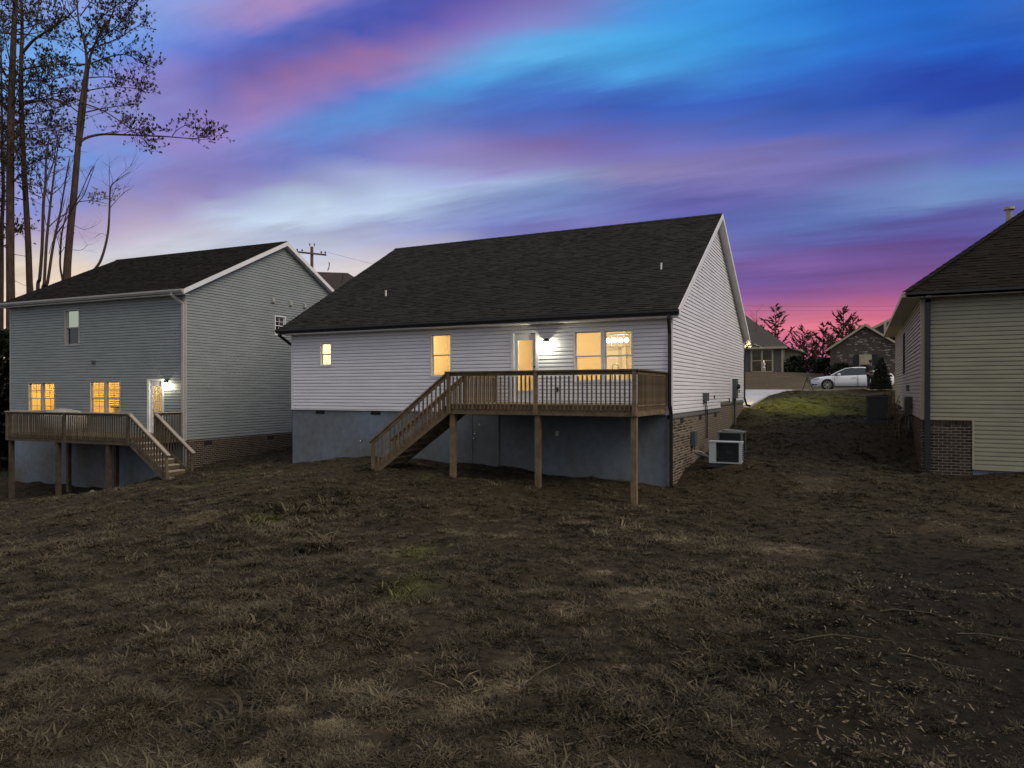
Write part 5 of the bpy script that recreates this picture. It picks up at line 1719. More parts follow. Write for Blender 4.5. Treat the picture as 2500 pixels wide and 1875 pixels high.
GS = [(-1.16, .80, .93, .78, .955), (-.80, .82, .93, .70, 1.17), (-.32, .83, .93, .61, 1.40), (.1, .83, .94, .59, 1.462), (.6, .83, .95, .585, 1.47), (1.05, .83, .97, .59, 1.425), (1.45, .81, .99, .63, 1.29), (1.85, .76, 1.02, .70, 1.10), (2.0, .70, 1.03, .68, 1.06)]
secs = []
for u, hb, zb, ht, zt in GS:
    h = [(hb, zb), (hb * .5 + ht * .5 + .02, zb * .5 + zt * .5), (ht + .02, zt - .035), (ht - .06, zt), (ht * .4, zt + .012)]
    secs.append([(u, -a, b) for a, b in h] + [(u, a, b) for a, b in h[::-1]])
loft(secs, M['car_glass'], 'window_glass')
rs = []
for u, hb, zb, ht, zt in GS[2:7]:
    h = [(ht + .035, zt - .045), (ht + .02, zt - .005), (ht - .05, zt + .016), (ht * .4, zt + .030)]
    rs.append([(u, -a, b) for a, b in h] + [(u, a, b) for a, b in h[::-1]])
loft(rs, M['car_paint'], 'roof_panel')
for s in (-1, 1):
    f = lambda u, a, b: (CX + u, CY + s * a, cz + b)
    car.part('pillar', MB().tube([f(-1.2, .80, .94), f(-.82, .725, 1.165), f(-.33, .635, 1.395), f(.1, .615, 1.44)], [.045, .04, .035, .03], 6), M['car_paint'])
    car.part('pillar', MB().tube([f(1.03, .615, 1.41), f(1.45, .66, 1.27), f(1.86, .735, 1.08)], [.04, .075, .06], 6), M['car_paint'])
    car.part('pillar', MB().beam(f(.42, .60, 1.43), f(.38, .835, .95), 0.06, 0.03), M['car_glass'])
wh = MB()
for s in (-1,):
    pass
for u in (-1.40, 1.46):
    for s in (-1, 1):
        c = (CX + u, CY + s * 0.80, cz + 0.335)
        car.part('wheel_arch', MB().tube([(c[0], CY + s * 0.60, c[2] + 0.01), (c[0], CY + s * 0.931, c[2] + 0.01)], 0.385, 22), M['tyre'])
        ty = MB()
        prof = [(0.235, -0.105), (0.30, -0.112), (0.335, -0.08), (0.335, 0.08), (0.30, 0.112), (0.235, 0.105)]
        k = 24
        for r, o in prof:
            for j in range(k):
                t = 2 * math.pi * j / k
                ty.v.append((c[0] + r * math.cos(t), CY + s * (0.845 + o), c[2] + r * math.sin(t)))
        for i in range(len(prof)):
            for j in range(k):
                a, b = i * k + j, i * k + (j + 1) % k
                i2 = (i + 1) % len(prof)
                ty.f.append((a, b, i2 * k + (j + 1) % k, i2 * k + j))
                ty.t.append(0.5)
        wheel = car.part('wheel', ty, M['tyre'])
        rim = MB()
        yo = CY + s * 0.935
        rim.tube([(c[0], CY + s * 0.80, c[2]), (c[0], CY + s * 0.90, c[2])], 0.234, 20)
        car.part('rim_backing', rim, M['ac_dark'], parent=wheel)
        rim = MB()
        for j in range(10):
            t = 2 * math.pi * j / 10
            rim.beam((c[0] + 0.03 * math.cos(t), yo, c[2] + 0.03 * math.sin(t)), (c[0] + 0.235 * math.cos(t), yo, c[2] + 0.235 * math.sin(t)), 0.03, 0.03, up=(0, 1, 0))
        for j in range(20):
            t, t2 = 2 * math.pi * j / 20, 2 * math.pi * (j + 1) / 20
            rim.beam((c[0] + 0.236 * math.cos(t), yo, c[2] + 0.236 * math.sin(t)), (c[0] + 0.236 * math.cos(t2), yo, c[2] + 0.236 * math.sin(t2)), 0.03, 0.025, up=(0, 1, 0))
        rim.tube([(c[0], yo - 0.02 * s, c[2]), (c[0], yo + 0.012 * s, c[2])], 0.05, 10)
        car.part('rim', rim, M['alloy'], parent=wheel)
for s in (-1, 1):
    f = lambda u, a, b: (CX + u, CY + s * a, cz + b)
    car.part('headlight', MB().hexa([f(-2.30, .70, .66), f(-1.92, .868, .72), f(-1.92, .889, .72), f(-2.30, .775, .66), f(-2.28, .70, .735), f(-1.86, .84, .80), f(-1.86, .878, .80), f(-2.28, .765, .735)]), M['lens'])
    car.part('fog_light_vent', MB().hexa([f(-2.36, .60, .32), f(-2.05, .84, .34), f(-2.05, .866, .34), f(-2.36, .765, .32), f(-2.36, .60, .40), f(-2.02, .83, .385), f(-2.02, .866, .385), f(-2.36, .765, .40)]), M['tyre'])
    car.part('wing_mirror', MB().lathe([(0.02, -0.09), (0.09, -0.06), (0.105, 0.0), (0.085, 0.06), (0.02, 0.08)], f(-.72, .99, 1.0), 10), M['car_paint'], smooth=True)
    car.part('tail_light', MB().hexa([f(2.05, .78, .86), f(2.35, .66, .84), f(2.35, .76, .84), f(2.05, .885, .86), f(2.05, .76, .99), f(2.32, .66, .97), f(2.32, .76, .97), f(2.05, .865, .99)]), M['tail'])
    for u0, u1 in ((-.98, .36), (.40, 1.32)):
        d = MB()
        for q0, q1 in (((u0, .24), (u0, .90)), ((u1, .24), (u1, .93)), ((u0, .24), (u1, .24))):
            d.beam(f(q0[0], .928, q0[1]), f(q1[0], .928, q1[1]), 0.012, 0.012, up=(0, 1, 0))
        dd = car.part('door', d, M['ac_dark'])
        car.part('handle', MB().beam(f(u1 - .30, .922, .80), f(u1 - .10, .922, .81), 0.03, 0.03), M['car_paint'], parent=dd)
    car.part('sill_trim', MB().beam(f(-.98, .915, .20), f(1.05, .915, .20), 0.03, 0.06), M['ac_dark'])
car.part('lower_grille', MB().hexa([(CX - 2.43, CY - .52, cz + .40), (CX - 2.36, CY - .52, cz + .40), (CX - 2.36, CY + .52, cz + .40), (CX - 2.43, CY + .52, cz + .40), (CX - 2.44, CY - .52, cz + .54), (CX - 2.36, CY - .52, cz + .54), (CX - 2.36, CY + .52, cz + .54), (CX - 2.44, CY + .52, cz + .54)]), M['tyre'])

# ------------------------------------------------------------------ tripod and the person beside the car
tx, ty_ = 16.42, 39.0
tg = gz(tx, ty_)
T = Thing('camera_tripod', 'black camera tripod standing on the grass in front of the white car nose', 'tripod', WORLD, tx, ty_, tg)
for dx_, dy_ in ((-0.34, -0.05), (0.02, -0.34), (0.38, 0.1)):
    T.part('leg', MB().tube([(tx + dx_ * 0.08, ty_ + dy_ * 0.08, tg + 0.78), (tx + dx_ * 0.55, ty_ + dy_ * 0.55, tg + 0.37), (tx + dx_, ty_ + dy_, gz(tx + dx_, ty_ + dy_))], [0.030, 0.025, 0.018], 6), M['black_metal'])
T.part('centre_column', MB().tube([(tx, ty_, tg + 0.45), (tx, ty_, tg + 0.95)], 0.017, 8), M['black_metal'])
T.part('head', MB().box(tx - 0.06, tx + 0.03, ty_ - 0.04, ty_ + 0.04, tg + 0.93, tg + 1.02).box(tx - 0.02, tx + 0.05, ty_ - 0.035, ty_ + 0.035, tg + 1.021, tg + 1.06), M['grey_box'])


def skin(T, name, verts, edges, m, sub=2):
    me = bpy.data.meshes.new(name)
    bm_ = bmesh.new()
    ly = bm_.verts.layers.skin.verify()
    bv = []
    for i, v in enumerate(verts):
        q = bm_.verts.new(T.Mi[:3, :3] @ np.array(v[:3]) + T.Mi[:3, 3])
        q[ly].radius = (v[3], v[4] if len(v) > 4 else v[3])
        q[ly].use_root = i == 0
        bv.append(q)
    for i, j in edges:
        bm_.edges.new((bv[i], bv[j]))
    bm_.to_mesh(me)
    bm_.free()
    o = bpy.data.objects.new(name, me)
    COL.objects.link(o)
    o.parent = T.e
    o.modifiers.new('skin', 'SKIN').use_smooth_shade = True
    s = o.modifiers.new('subdivision', 'SUBSURF')
    s.levels = s.render_levels = sub
    me.materials.append(m)
    return o


M['skin'] = mat('skin', (0.36, 0.22, 0.16), None, 10, 2, 0.5)
M['black_cloth'] = mat('black_jacket', (0.016, 0.017, 0.02), (0.011, 0.012, 0.014), 9, 4, 0.9)
M['navy_cloth'] = mat('dark_trousers', (0.018, 0.020, 0.028), (0.013, 0.014, 0.02), 9, 4, 0.9)
hx_, hy_ = 19.86, 38.9
hg = gz(hx_, hy_)
PN = Thing('person', 'person in dark jacket and cap standing between the white car and the conical shrub', 'person', WORLD, hx_, hy_, hg)
o_ = lambda x, y, z: (hx_ + x, hy_ + y, hg + z)
V = [(*o_(0, 0, .90), .13, .10), (*o_(0, 0, 1.10), .13, .095), (*o_(0, .0, 1.30), .155, .10), (*o_(0, -.005, 1.41), .07, .065), (*o_(0, -.02, 1.48), .055, .055), (*o_(0, -.03, 1.56), .078, .092), (*o_(0, -.025, 1.65), .07, .085),
     (*o_(-.10, 0, .84), .088), (*o_(-.11, -.015, .47), .058), (*o_(-.12, .01, .09), .042), (*o_(-.13, -.12, .04), .035),
     (*o_(.10, 0, .84), .088), (*o_(.11, -.015, .47), .058), (*o_(.12, .01, .09), .042), (*o_(.13, -.12, .04), .035),
     (*o_(-.17, 0, 1.36), .062), (*o_(-.24, .02, 1.10), .046), (*o_(-.13, -.23, 1.08), .036), (*o_(-.06, -.29, 1.09), .034),
     (*o_(.17, 0, 1.36), .062), (*o_(.24, .02, 1.10), .046), (*o_(.13, -.23, 1.08), .036), (*o_(.06, -.29, 1.09), .034)]
Ed = [(0, 1), (1, 2), (2, 3), (3, 4), (4, 5), (5, 6), (0, 7), (7, 8), (8, 9), (9, 10), (0, 11), (11, 12), (12, 13), (13, 14), (2, 15), (15, 16), (16, 17), (17, 18), (2, 19), (19, 20), (20, 21), (21, 22)]
skin(PN, 'body', V, Ed, M['skin'])
g_ = lambda i, k: (*V[i][:3], V[i][3] + k, (V[i][4] if len(V[i]) > 4 else V[i][3]) + k)
VJ = [g_(0, .025), g_(1, .025), g_(2, .025), (*o_(0, -.005, 1.42), .075, .075), g_(15, .02), g_(16, .02), (*o_(-.15, -.19, 1.083), .048), g_(19, .02), g_(20, .02), (*o_(.15, -.19, 1.083), .048)]
skin(PN, 'jacket', VJ, [(0, 1), (1, 2), (2, 3), (2, 4), (4, 5), (5, 6), (2, 7), (7, 8), (8, 9)], M['black_cloth'])
VT = [(*o_(0, 0, .90), .14, .115), g_(7, .02), g_(8, .022), (*o_(-.12, .01, .12), .062), g_(11, .02), g_(12, .022), (*o_(.12, .01, .12), .062)]
skin(PN, 'trousers', VT, [(0, 1), (1, 2), (2, 3), (0, 4), (4, 5), (5, 6)], M['navy_cloth'])
PN.part('cap', MB().lathe([(0.098, -0.02), (0.10, 0.03), (0.085, 0.085), (0.04, 0.115), (0.01, 0.12)], o_(0, -.02, 1.63), 14).hexa([o_(-.075, -.10, 1.61), o_(.075, -.10, 1.61), o_(.05, -.21, 1.595), o_(-.05, -.21, 1.595), o_(-.075, -.10, 1.625), o_(.075, -.10, 1.625), o_(.05, -.21, 1.607), o_(-.05, -.21, 1.607)]), M['black_cloth'], smooth=False)
fc = MB()
for s in (-1, 1):
    fc.lathe([(0.004, -0.008), (0.011, 0.0), (0.004, 0.008)], o_(s * .032, -.118, 1.565), 6)
PN.part('eyes', fc, M['dark_recess'])
PN.part('nose', MB().hexa([o_(-.014, -.115, 1.52), o_(.014, -.115, 1.52), o_(.010, -.145, 1.522), o_(-.010, -.145, 1.522), o_(-.008, -.11, 1.56), o_(.008, -.11, 1.56), o_(.005, -.122, 1.56), o_(-.005, -.122, 1.56)]), M['skin'])
fg = MB()
for s in (-1, 1):
    for i in range(4):
        ln = (0.075, 0.085, 0.08, 0.065)[i]
        x0, z0 = s * (.055 + .0), 1.115 - i * .021
        fg.tube([o_(x0, -.30, z0), o_(x0 - s * .004, -.30 - ln * .55, z0), o_(x0 - s * .03, -.30 - ln * .75, z0 - .004)], [.0105, .0095, .008], 6)
    fg.tube([o_(s * .06, -.285, 1.12), o_(s * .045, -.315, 1.15), o_(s * .025, -.34, 1.158)], [.012, .011, .009], 6)
PN.part('fingers', fg, M['skin'], smooth=True)
rc = Thing('remote_controller', 'small grey controller held in the hands of the person by the car', 'controller', WORLD, hx_, hy_ - .35, hg + 1.06)
rc.part('case', MB().box(hx_ - .075, hx_ + .075, hy_ - .385, hy_ - .315, hg + 1.05, hg + 1.13), M['pvc'])
rc.part('screen', MB().box(hx_ - .06, hx_ + .06, hy_ - .382, hy_ - .325, hg + 1.131, hg + 1.135), M['dark_recess'])

# ------------------------------------------------------------------ vegetation helpers
M['bark'] = mat('pine_bark', (0.090, 0.058, 0.043), (0.043, 0.031, 0.025), 5, 6, 0.95, bump=0.8, bscale=14, stretch=(1, 1, 0.35), spec=0.1)
M['needles'] = mat('pine_needles', (0.075, 0.060, 0.036), (0.045, 0.039, 0.025), 1.2, 3, 0.85, tone=0.6, spec=0.1)
M['cedar'] = mat('cedar_foliage', (0.085, 0.050, 0.030), (0.045, 0.032, 0.020), 2, 3, 0.85, tone=0.5, spec=0.2)
M['dark_leaf'] = mat('evergreen_leaf', (0.020, 0.026, 0.014), (0.012, 0.016, 0.010), 2, 3, 0.8, tone=0.5, spec=0.2)
M['dead_leaf'] = mat('dead_leaf', (0.13, 0.085, 0.045), (0.08, 0.055, 0.035), 3, 3, 0.8, tone=0.5)
R_ = random.Random(3)


def rv(s=1.0):
    return Vector((R_.gauss(0, s), R_.gauss(0, s), R_.gauss(0, s)))


def smooth_path(pts, rad, k=4):
    pts = [Vector(p) for p in pts]
    out, ro = [], []
    for i in range(len(pts) - 1):
        p0, p1, p2, p3 = pts[max(i - 1, 0)], pts[i], pts[i + 1], pts[min(i + 2, len(pts) - 1)]
        for j in range(k):
            t = j / k
            out.append(0.5 * ((2 * p1) + (p2 - p0) * t + (2 * p0 - 5 * p1 + 4 * p2 - p3) * t * t + (3 * p1 - p0 - 3 * p2 + p3) * t ** 3))
            ro.append(rad[i] + (rad[i + 1] - rad[i]) * t)
    out.append(pts[-1])
    ro.append(rad[-1])
    return out, ro


def tuft(mb, p, d, ln, n=5, spread=0.6):
    d = Vector(d).normalized()
    t = R_.random()
    for i in range(n):
        q = (d + rv(spread * 0.5)).normalized()
        s = q.cross(rv()).normalized() * ln * 0.13
        tip = p + q * ln * R_.uniform(0.75, 1.1)
        mid = p + q * ln * 0.68
        mb.face([p, mid + s, tip, mid - s], min(1, max(0, t + R_.uniform(-0.15, 0.15))))


def twig(br, tf, p, d, ln, r, tl, nt=3, depth=1):
    pts_, q, dd = [p], p.copy(), Vector(d).normalized()
    for i in range(3):
        dd = (dd + rv(0.22) + Vector((0, 0, 0.06))).normalized()
        q = q + dd * ln / 3
        pts_.append(q.copy())
    br.tube(pts_, [r, r * 0.8, r * 0.6, r * 0.4], 4, caps=False)
    for i in range(nt):
        t = (i + R_.uniform(0.3, 0.9)) / nt
        k = min(2, int(t * 3))
        a = pts_[k].lerp(pts_[k + 1], t * 3 - k)
        tuft(tf, a + rv(0.05), dd * 0.5 + rv(0.5) + Vector((0, 0, 0.8)), tl * R_.uniform(0.7, 1.1), 4)
    tuft(tf, q, dd + Vector((0, 0, 0.6)), tl, 5)
    if depth:
        for i in range(2):
            twig(br, tf, pts_[R_.choice((1, 2))], dd + rv(0.75), ln * 0.75, r * 0.6, tl, nt, depth - 1)


def limb(br, tf, pts_, r0, r1, dens, tl, start=0.15, tw=1.5, nt=2):
    path, ro = smooth_path(pts_, list(np.linspace(r0, r1, len(pts_))))
    br.tube(path, ro, 6, caps=False)
    n = len(path)
    L = sum((a - b).length for a, b in zip(path, path[1:]))
    if tf is None:
        return path
    for k in range(int(L * dens * 0.66)):
        t = start + (1 - start) * R_.random() ** 0.8
        i = min(n - 2, int(t * (n - 1)))
        p = path[i].lerp(path[i + 1], R_.random())
        d = (path[i + 1] - path[i]).normalized() * 0.7 + rv(0.55) + Vector((0, 0, 0.25))
        twig(br, tf, p, d, tw * R_.uniform(0.5, 1.2) * (1.15 - 0.5 * t), ro[i] * 0.35 + 0.008, tl, nt)
    twig(br, tf, path[-1], path[-1] - path[-2], tw * 0.8, r1, tl, nt + 2)
    return path


def px3(px, py, Y):
    return Vector(((px - 1250) / FPX * Y, Y, (YH - py) / FPX * Y))


def tree_at(Y, trunk, label, group, limbs, crown_rand=None, name='pine_tree', cat='tree', tl=0.25, leaders=()):
    """trunk: (photo column, row, radius in m). The trunk starts on the ground below its first point; limbs get their own depth."""
    base = px3(trunk[0][0], 900, Y)
    g = gz(base.x, base.y)
    T = Thing(name, label, cat, WORLD, base.x, base.y, g, group)
    tb, br, tf = MB(), MB(), MB()
    P = [px3(a, b, Y) for a, b, r in trunk]
    rad = [r * 0.9 for a, b, r in trunk]
    P = [Vector((P[0].x + (P[0].x - P[1].x) * 1.2, Y, g - 0.3)), Vector((P[0].x + (P[0].x - P[1].x) * 0.5, Y, P[0].z - 1.6))] + P
    rad = [rad[0] * 1.2, rad[0] * 1.08] + rad
    path, ro = smooth_path(P, rad)
    tb.tube(path, ro, 10)
    for ld, r0, r1 in leaders:
        pth, rr_ = smooth_path([px3(a, b, Y + 0.15 * i) for i, (a, b) in enumerate(ld)], list(np.linspace(r0, r1, len(ld))))
        tb.tube(pth, rr_, 8)
        if tf is not None:
            for q in pth[len(pth) // 2:]:
                for _ in range(2):
                    twig(br, tf, q, rv(0.8) + Vector((0, 0, 0.4)), 0.9, 0.015, tl, 4)
    for pts_, r0, r1, dens in limbs:
        dz_ = R_.uniform(-1.6, 1.6)
        m_ = len(pts_)
        bl = MB()
        limb(bl, tf if dens else None, [px3(a, b, Y + dz_ * i / max(1, m_ - 1)) for i, (a, b) in enumerate(pts_)], r0, r1, dens, tl)
        T.part('branch', bl, M['bark'])
    if crown_rand:
        z0, z1, n_l, lmin, lmax, dens = crown_rand
        for i in range(n_l):
            z = z0 + (z1 - z0) * R_.random()
            q = min(range(len(path)), key=lambda k: abs(path[k].z - z))
            a = R_.uniform(0, 2 * math.pi)
            ln = R_.uniform(lmin, lmax) * (0.6 + 0.5 * math.sin(math.pi * min(1, max(0, (z - z0) / (z1 - z0)))))
            d = Vector((math.cos(a), math.sin(a), R_.uniform(-0.05, 0.45)))
            p = path[q]
            bl = MB()
            limb(bl, tf, [p, p + d * ln * 0.5 + Vector((0, 0, 0.05 * ln)), p + d * ln + Vector((0, 0, 0.18 * ln))], 0.05, 0.015, dens, tl, 0.25)
            T.part('branch', bl, M['bark'])
    T.part('trunk', tb, M['bark'], smooth=True)
    if br.f:
        T.part('twigs', br, M['bark'])
    if tf.f:
        T.part('crown', tf, M['needles'])
    return T


GT = 'tall trees behind the grey house'
TY_ = 46.0
tree_at(TY_, [(163, 690, .27), (165, 640, .25), (172, 560, .235), (180, 480, .22), (187, 400, .20), (190, 365, .19), (193, 300, .14), (198, 250, .13), (205, 205, .12), (212, 150, .10), (205, 100, .085), (192, 50, .06), (188, -5, .045), (186, -70, .02)],
        'tall forked pine leaning right with one long low limb over the grey roof', GT, [
    ([(197, 345), (215, 335), (250, 328), (300, 329), (350, 331), (400, 333)], .09, .045, 0),
    ([(250, 328), (275, 322), (330, 318)], .025, .012, 3),
    ([(400, 333), (440, 336), (470, 338), (520, 332)], .04, .015, 4.5),
    ([(420, 333), (432, 318), (455, 306), (480, 312)], .03, .012, 5),
    ([(300, 328), (335, 316), (375, 318)], .025, .010, 5),
    ([(205, 275), (250, 265), (300, 257)], .05, .02, 5),
    ([(203, 252), (255, 272), (310, 308), (328, 322), (360, 350)], .05, .012, 4),
    ([(210, 222), (270, 212), (330, 216)], .04, .015, 5),
    ([(213, 190), (265, 188), (320, 200)], .04, .015, 6),
    ([(213, 158), (270, 138), (310, 134), (360, 160)], .05, .015, 6),
    ([(218, 120), (285, 95), (345, 58)], .05, .015, 6),
    ([(210, 135), (240, 100), (290, 60), (325, 20)], .05, .015, 6),
    ([(205, 95), (250, 40), (300, 0), (320, -40)], .05, .015, 6),
    ([(190, 225), (165, 205), (147, 178)], .035, .012, 3),
    ([(189, 272), (160, 252), (135, 243), (105, 250)], .045, .015, 3),
    ([(211, 157), (180, 160), (150, 150), (120, 160)], .045, .015, 4),
    ([(207, 128), (170, 100), (130, 76)], .03, .012, 3),
    ([(195, 60), (160, 20), (140, -30)], .04, .015, 6),
    ([(195, 40), (225, 0), (260, -50)], .04, .015, 6),
    ([(187, 365), (200, 370), (216, 372)], .015, .006, 0)],
    None, leaders=[([(194, 356), (202, 300), (207, 255), (212, 200), (220, 140), (236, 98), (256, 66), (278, 25), (290, -40)], .12, .03)])
tree_at(TY_ + 2.5, [(72, 690, .22), (69, 600, .21), (66, 540, .20), (62, 470, .19), (57, 380, .18), (52, 250, .16), (52, 150, .14), (54, 60, .11), (50, -60, .07)],
        'straight pine just left of the forked one, crown cut off by the top edge', GT, [
    ([(54, 130), (80, 100), (105, 82), (135, 63), (160, 45), (185, 22)], .11, .04, 2),
    ([(53, 170), (90, 163), (140, 157), (200, 156)], .07, .03, 3),
    ([(53, 185), (95, 178), (145, 165)], .04, .015, 2),
    ([(55, 255), (90, 248), (120, 242), (150, 250)], .07, .02, 3),
    ([(58, 300), (85, 300), (120, 295)], .03, .012, 5), ([(60, 330), (90, 320), (150, 318)], .03, .012, 5),
    ([(66, 380), (82, 368), (95, 360)], .03, .012, 2), ([(60, 420), (85, 400), (105, 395)], .03, .01, 4), ([(62, 450), (95, 455), (115, 470)], .025, .01, 1),
    ([(53, 100), (85, 60), (95, 10)], .05, .015, 6), ([(53, 210), (85, 215), (105, 205)], .04, .015, 6), ([(55, 228), (80, 235), (98, 228)], .04, .015, 6)],
    (13.0, 27.0, 28, 1.2, 3.0, 3.6))
tree_at(TY_ + 1.0, [(26, 720, .28), (25, 640, .27), (25, 560, .265), (25, 480, .26), (26, 330, .245), (29, 200, .22), (33, 100, .19), (37, 0, .15), (38, -80, .1)],
        'thickest straight pine trunk near the left edge', GT, [
    ([(26, 300), (45, 310), (60, 330)], .04, .012, 3), ([(26, 400), (50, 425), (58, 440)], .03, .01, 1), ([(26, 620), (60, 625), (80, 630)], .025, .008, 0), ([(27, 680), (45, 690), (70, 700)], .02, .008, 0)],
    (13.5, 27.0, 32, 1.5, 3.2, 3.6))
tree_at(TY_ + 6, [(3, 760, .17), (4, 650, .16), (4, 560, .15), (8, 470, .13), (6, 380, .11), (4, 250, .08), (2, 100, .05)],
        'slim dark pine cut by the left edge of the picture', GT, [], (10.0, 24.0, 26, 1.2, 2.6, 4.5))


def sapling(Y, trunk, label, limbs, leaves=0):
    base = px3(trunk[0][0], 900, Y)
    g = gz(base.x, base.y)
    T = Thing('bare_tree', label, 'tree', WORLD, base.x, base.y, g, 'slim bare trees behind the grey house')
    tb, br = MB(), MB()
    P = [px3(a, b, Y) for a, b, r in trunk]
    rad = [r for a, b, r in trunk]
    P = [Vector((P[0].x - 1.2 * (P[1].x - P[0].x), Y, g - 0.2)), Vector((P[0].x - 0.9 * (P[1].x - P[0].x), Y, P[0].z - 1.3))] + P
    rad = [rad[0] * 1.25, rad[0] * 1.1] + rad
    path, ro = smooth_path(P, rad)
    tb.tube(path, ro, 8)
    tf = MB()

    def fork(p, d, ln, r, k):
        q, dd, pp_ = p.copy(), Vector(d).normalized(), [p.copy()]
        for i in range(4):
            dd = (dd + rv(0.12) + Vector((0, 0, 0.06))).normalized()
            q = q + dd * ln / 4
            pp_.append(q.copy())
        br.tube(pp_, list(np.linspace(r, r * 0.45, 5)), 5, caps=False)
        if k:
            for i in range(R_.choice((2, 3))):
                fork(pp_[R_.choice((1, 2, 3, 4))], dd + rv(0.45), ln * R_.uniform(0.45, 0.7), r * 0.55, k - 1)
    for pts_, r in limbs:
        pth, rr_ = smooth_path([px3(a, b, Y + R_.uniform(-0.2, 0.2) * i) for i, (a, b) in enumerate(pts_)], list(np.linspace(r, r * 0.4, len(pts_))))
        br.tube(pth, rr_, 6, caps=False)
        for i in range(3):
            j = R_.randrange(len(pth) // 3, len(pth) - 1)
            fork(pth[j], (pth[j + 1] - pth[j]).normalized() + rv(0.4), R_.uniform(0.6, 1.3), r * 0.3, 1)
    for i in range(8):
        j = R_.randrange(len(path) // 2, len(path) - 1)
        fork(path[j], (path[j + 1] - path[j]).normalized() * 0.8 + rv(0.45), R_.uniform(0.8, 1.8), ro[j] * 0.4, 1)
    for i in range(leaves):
        j = R_.randrange(len(path) * 2 // 3, len(path))
        tuft(tf, path[j] + rv(0.5), rv() + Vector((0, 0, 0.3)), 0.26, 3, 0.9)
    T.part('trunk', tb, M['bark'], smooth=True)
    T.part('branches', br, M['bark'])
    if tf.f:
        T.part('leaves', tf, M['dead_leaf'])
    return T


sapling(TY_ - 1, [(97, 680, .10), (103, 600, .095), (106, 500, .085), (111, 450, .075), (112, 400, .06), (118, 350, .045), (120, 330, .02)], 'leftmost slim bare tree in the cluster between the pines', [([(105, 480), (98, 455), (90, 440), (93, 395)], .04), ([(111, 450), (128, 405), (140, 340), (150, 300)], .04), ([(108, 520), (112, 545), (117, 555)], .03)], 30)
sapling(TY_ - 1.6, [(108, 690, .09), (113, 600, .085), (118, 545, .075), (124, 490, .065), (130, 440, .055), (135, 400, .045), (143, 350, .03), (150, 325, .015)], 'middle slim bare tree in the cluster between the pines', [([(118, 555), (140, 535), (165, 520)], .035), ([(127, 475), (150, 455), (165, 430)], .03), ([(132, 425), (150, 415), (165, 412)], .02), ([(113, 480), (125, 465), (138, 440)], .02)], 20)
sapling(TY_ - 0.6, [(116, 690, .09), (128, 610, .08), (138, 560, .07), (146, 525, .06), (152, 490, .05), (160, 440, .045), (170, 385, .03)], 'right leaning slim bare tree of the cluster, just left of the forked pine', [([(135, 575), (155, 548), (170, 520), (195, 475), (215, 430), (228, 405)], .05), ([(120, 620), (128, 590), (140, 575)], .02)], 0)
sapling(TY_ + 0.8, [(154, 690, .07), (147, 650, .06), (148, 610, .055), (151, 570, .05), (160, 530, .035), (168, 500, .02)], 'short bare stem hugging the base of the forked pine', [([(178, 515), (190, 495), (205, 475), (222, 430), (231, 405)], .045), ([(172, 545), (205, 560), (235, 550)], .02), ([(178, 610), (200, 610), (215, 595)], .02)], 0)
cvt = sapling(TY_ - 4, [(228, 665, .085), (244, 640, .075), (256, 605, .07), (264, 565, .065), (267, 520, .055), (268, 480, .05), (270, 458, .04), (278, 446, .03), (300, 430, .02), (318, 420, .012)], 'slim bare tree curving up from the grey roof with a few brown leaves', [([(268, 460), (267, 430), (267, 405)], .02), ([(266, 455), (256, 448), (250, 440)], .015), ([(185, 494), (215, 490), (240, 492), (262, 498)], .03), ([(265, 580), (250, 570), (236, 575)], .015)], 0)
lf = MB()
for i in range(46):
    tuft(lf, px3(R_.uniform(215, 262), R_.gauss(480, 8), TY_ - 4 + R_.uniform(-0.5, 0.5)), rv() + Vector((0, 0, 0.5)), 0.24, 3, 0.8)
for i in range(22):
    tuft(lf, px3(R_.uniform(262, 290), R_.gauss(478, 14), TY_ - 4 + R_.uniform(-0.5, 0.5)), rv() + Vector((0, 0, 0.5)), 0.2, 2, 0.8)
cvt.part('leaves', lf, M['dead_leaf'], fr=WORLD)


def conifer(x, y, h, rad, label, group, seed, name='cedar_tree', m='cedar', bare=0.12, up=0.5, dens=1.0, leaf=0.34, taper=0.75):
    rr = random.Random(seed)
    g = gz(x, y)
    T = Thing(name, label, 'tree', WORLD, x, y, g, group)
    T.part('trunk', MB().tube([(x, y, g - 0.3), (x + rr.uniform(-.1, .1), y, g + h * 0.5), (x + rr.uniform(-.2, .2), y, g + h * 0.98)], [h * 0.018 + 0.04, h * 0.012, 0.015], 8), M['bark'])
    mb = MB()
    n = int(h * 9 * dens)
    for i in range(n):
        t = bare + (1 - bare) * (i + rr.random()) / n
        L = rad * (1 - t) ** taper * rr.choice((0.55, 0.8, 1.0, 1.0, 1.15)) + 0.12
        a = rr.uniform(0, 2 * math.pi)
        p = Vector((x, y, g + h * t))
        d = Vector((math.cos(a), math.sin(a), up * rr.uniform(0.1, 1.0)))
        k = max(3, int(L / (leaf * 0.33)))
        tone = rr.random()
        for j in range(k):
            s = (j + 0.6) / k
            q = p + d * L * s + Vector((0, 0, up * 0.5 * L * s * s))
            for _ in range(2 if leaf > 0.45 else 3):
                e = (d.normalized() + Vector((rr.gauss(0, .5), rr.gauss(0, .5), rr.gauss(0.15, .35)))).normalized()
                w = e.cross(Vector((rr.gauss(0, 1), rr.gauss(0, 1), rr.gauss(0, 1)))).normalized() * leaf * (0.17 if leaf > 0.45 else 0.24)
                ln = leaf * rr.uniform(0.7, 1.3)
                mb.face([q - e * ln * 0.3, q + e * ln * 0.3 + w, q + e * ln, q + e * ln * 0.3 - w], min(1, max(0, tone + rr.uniform(-.2, .2))))
    T.part('crown', mb, M[m])
    return T


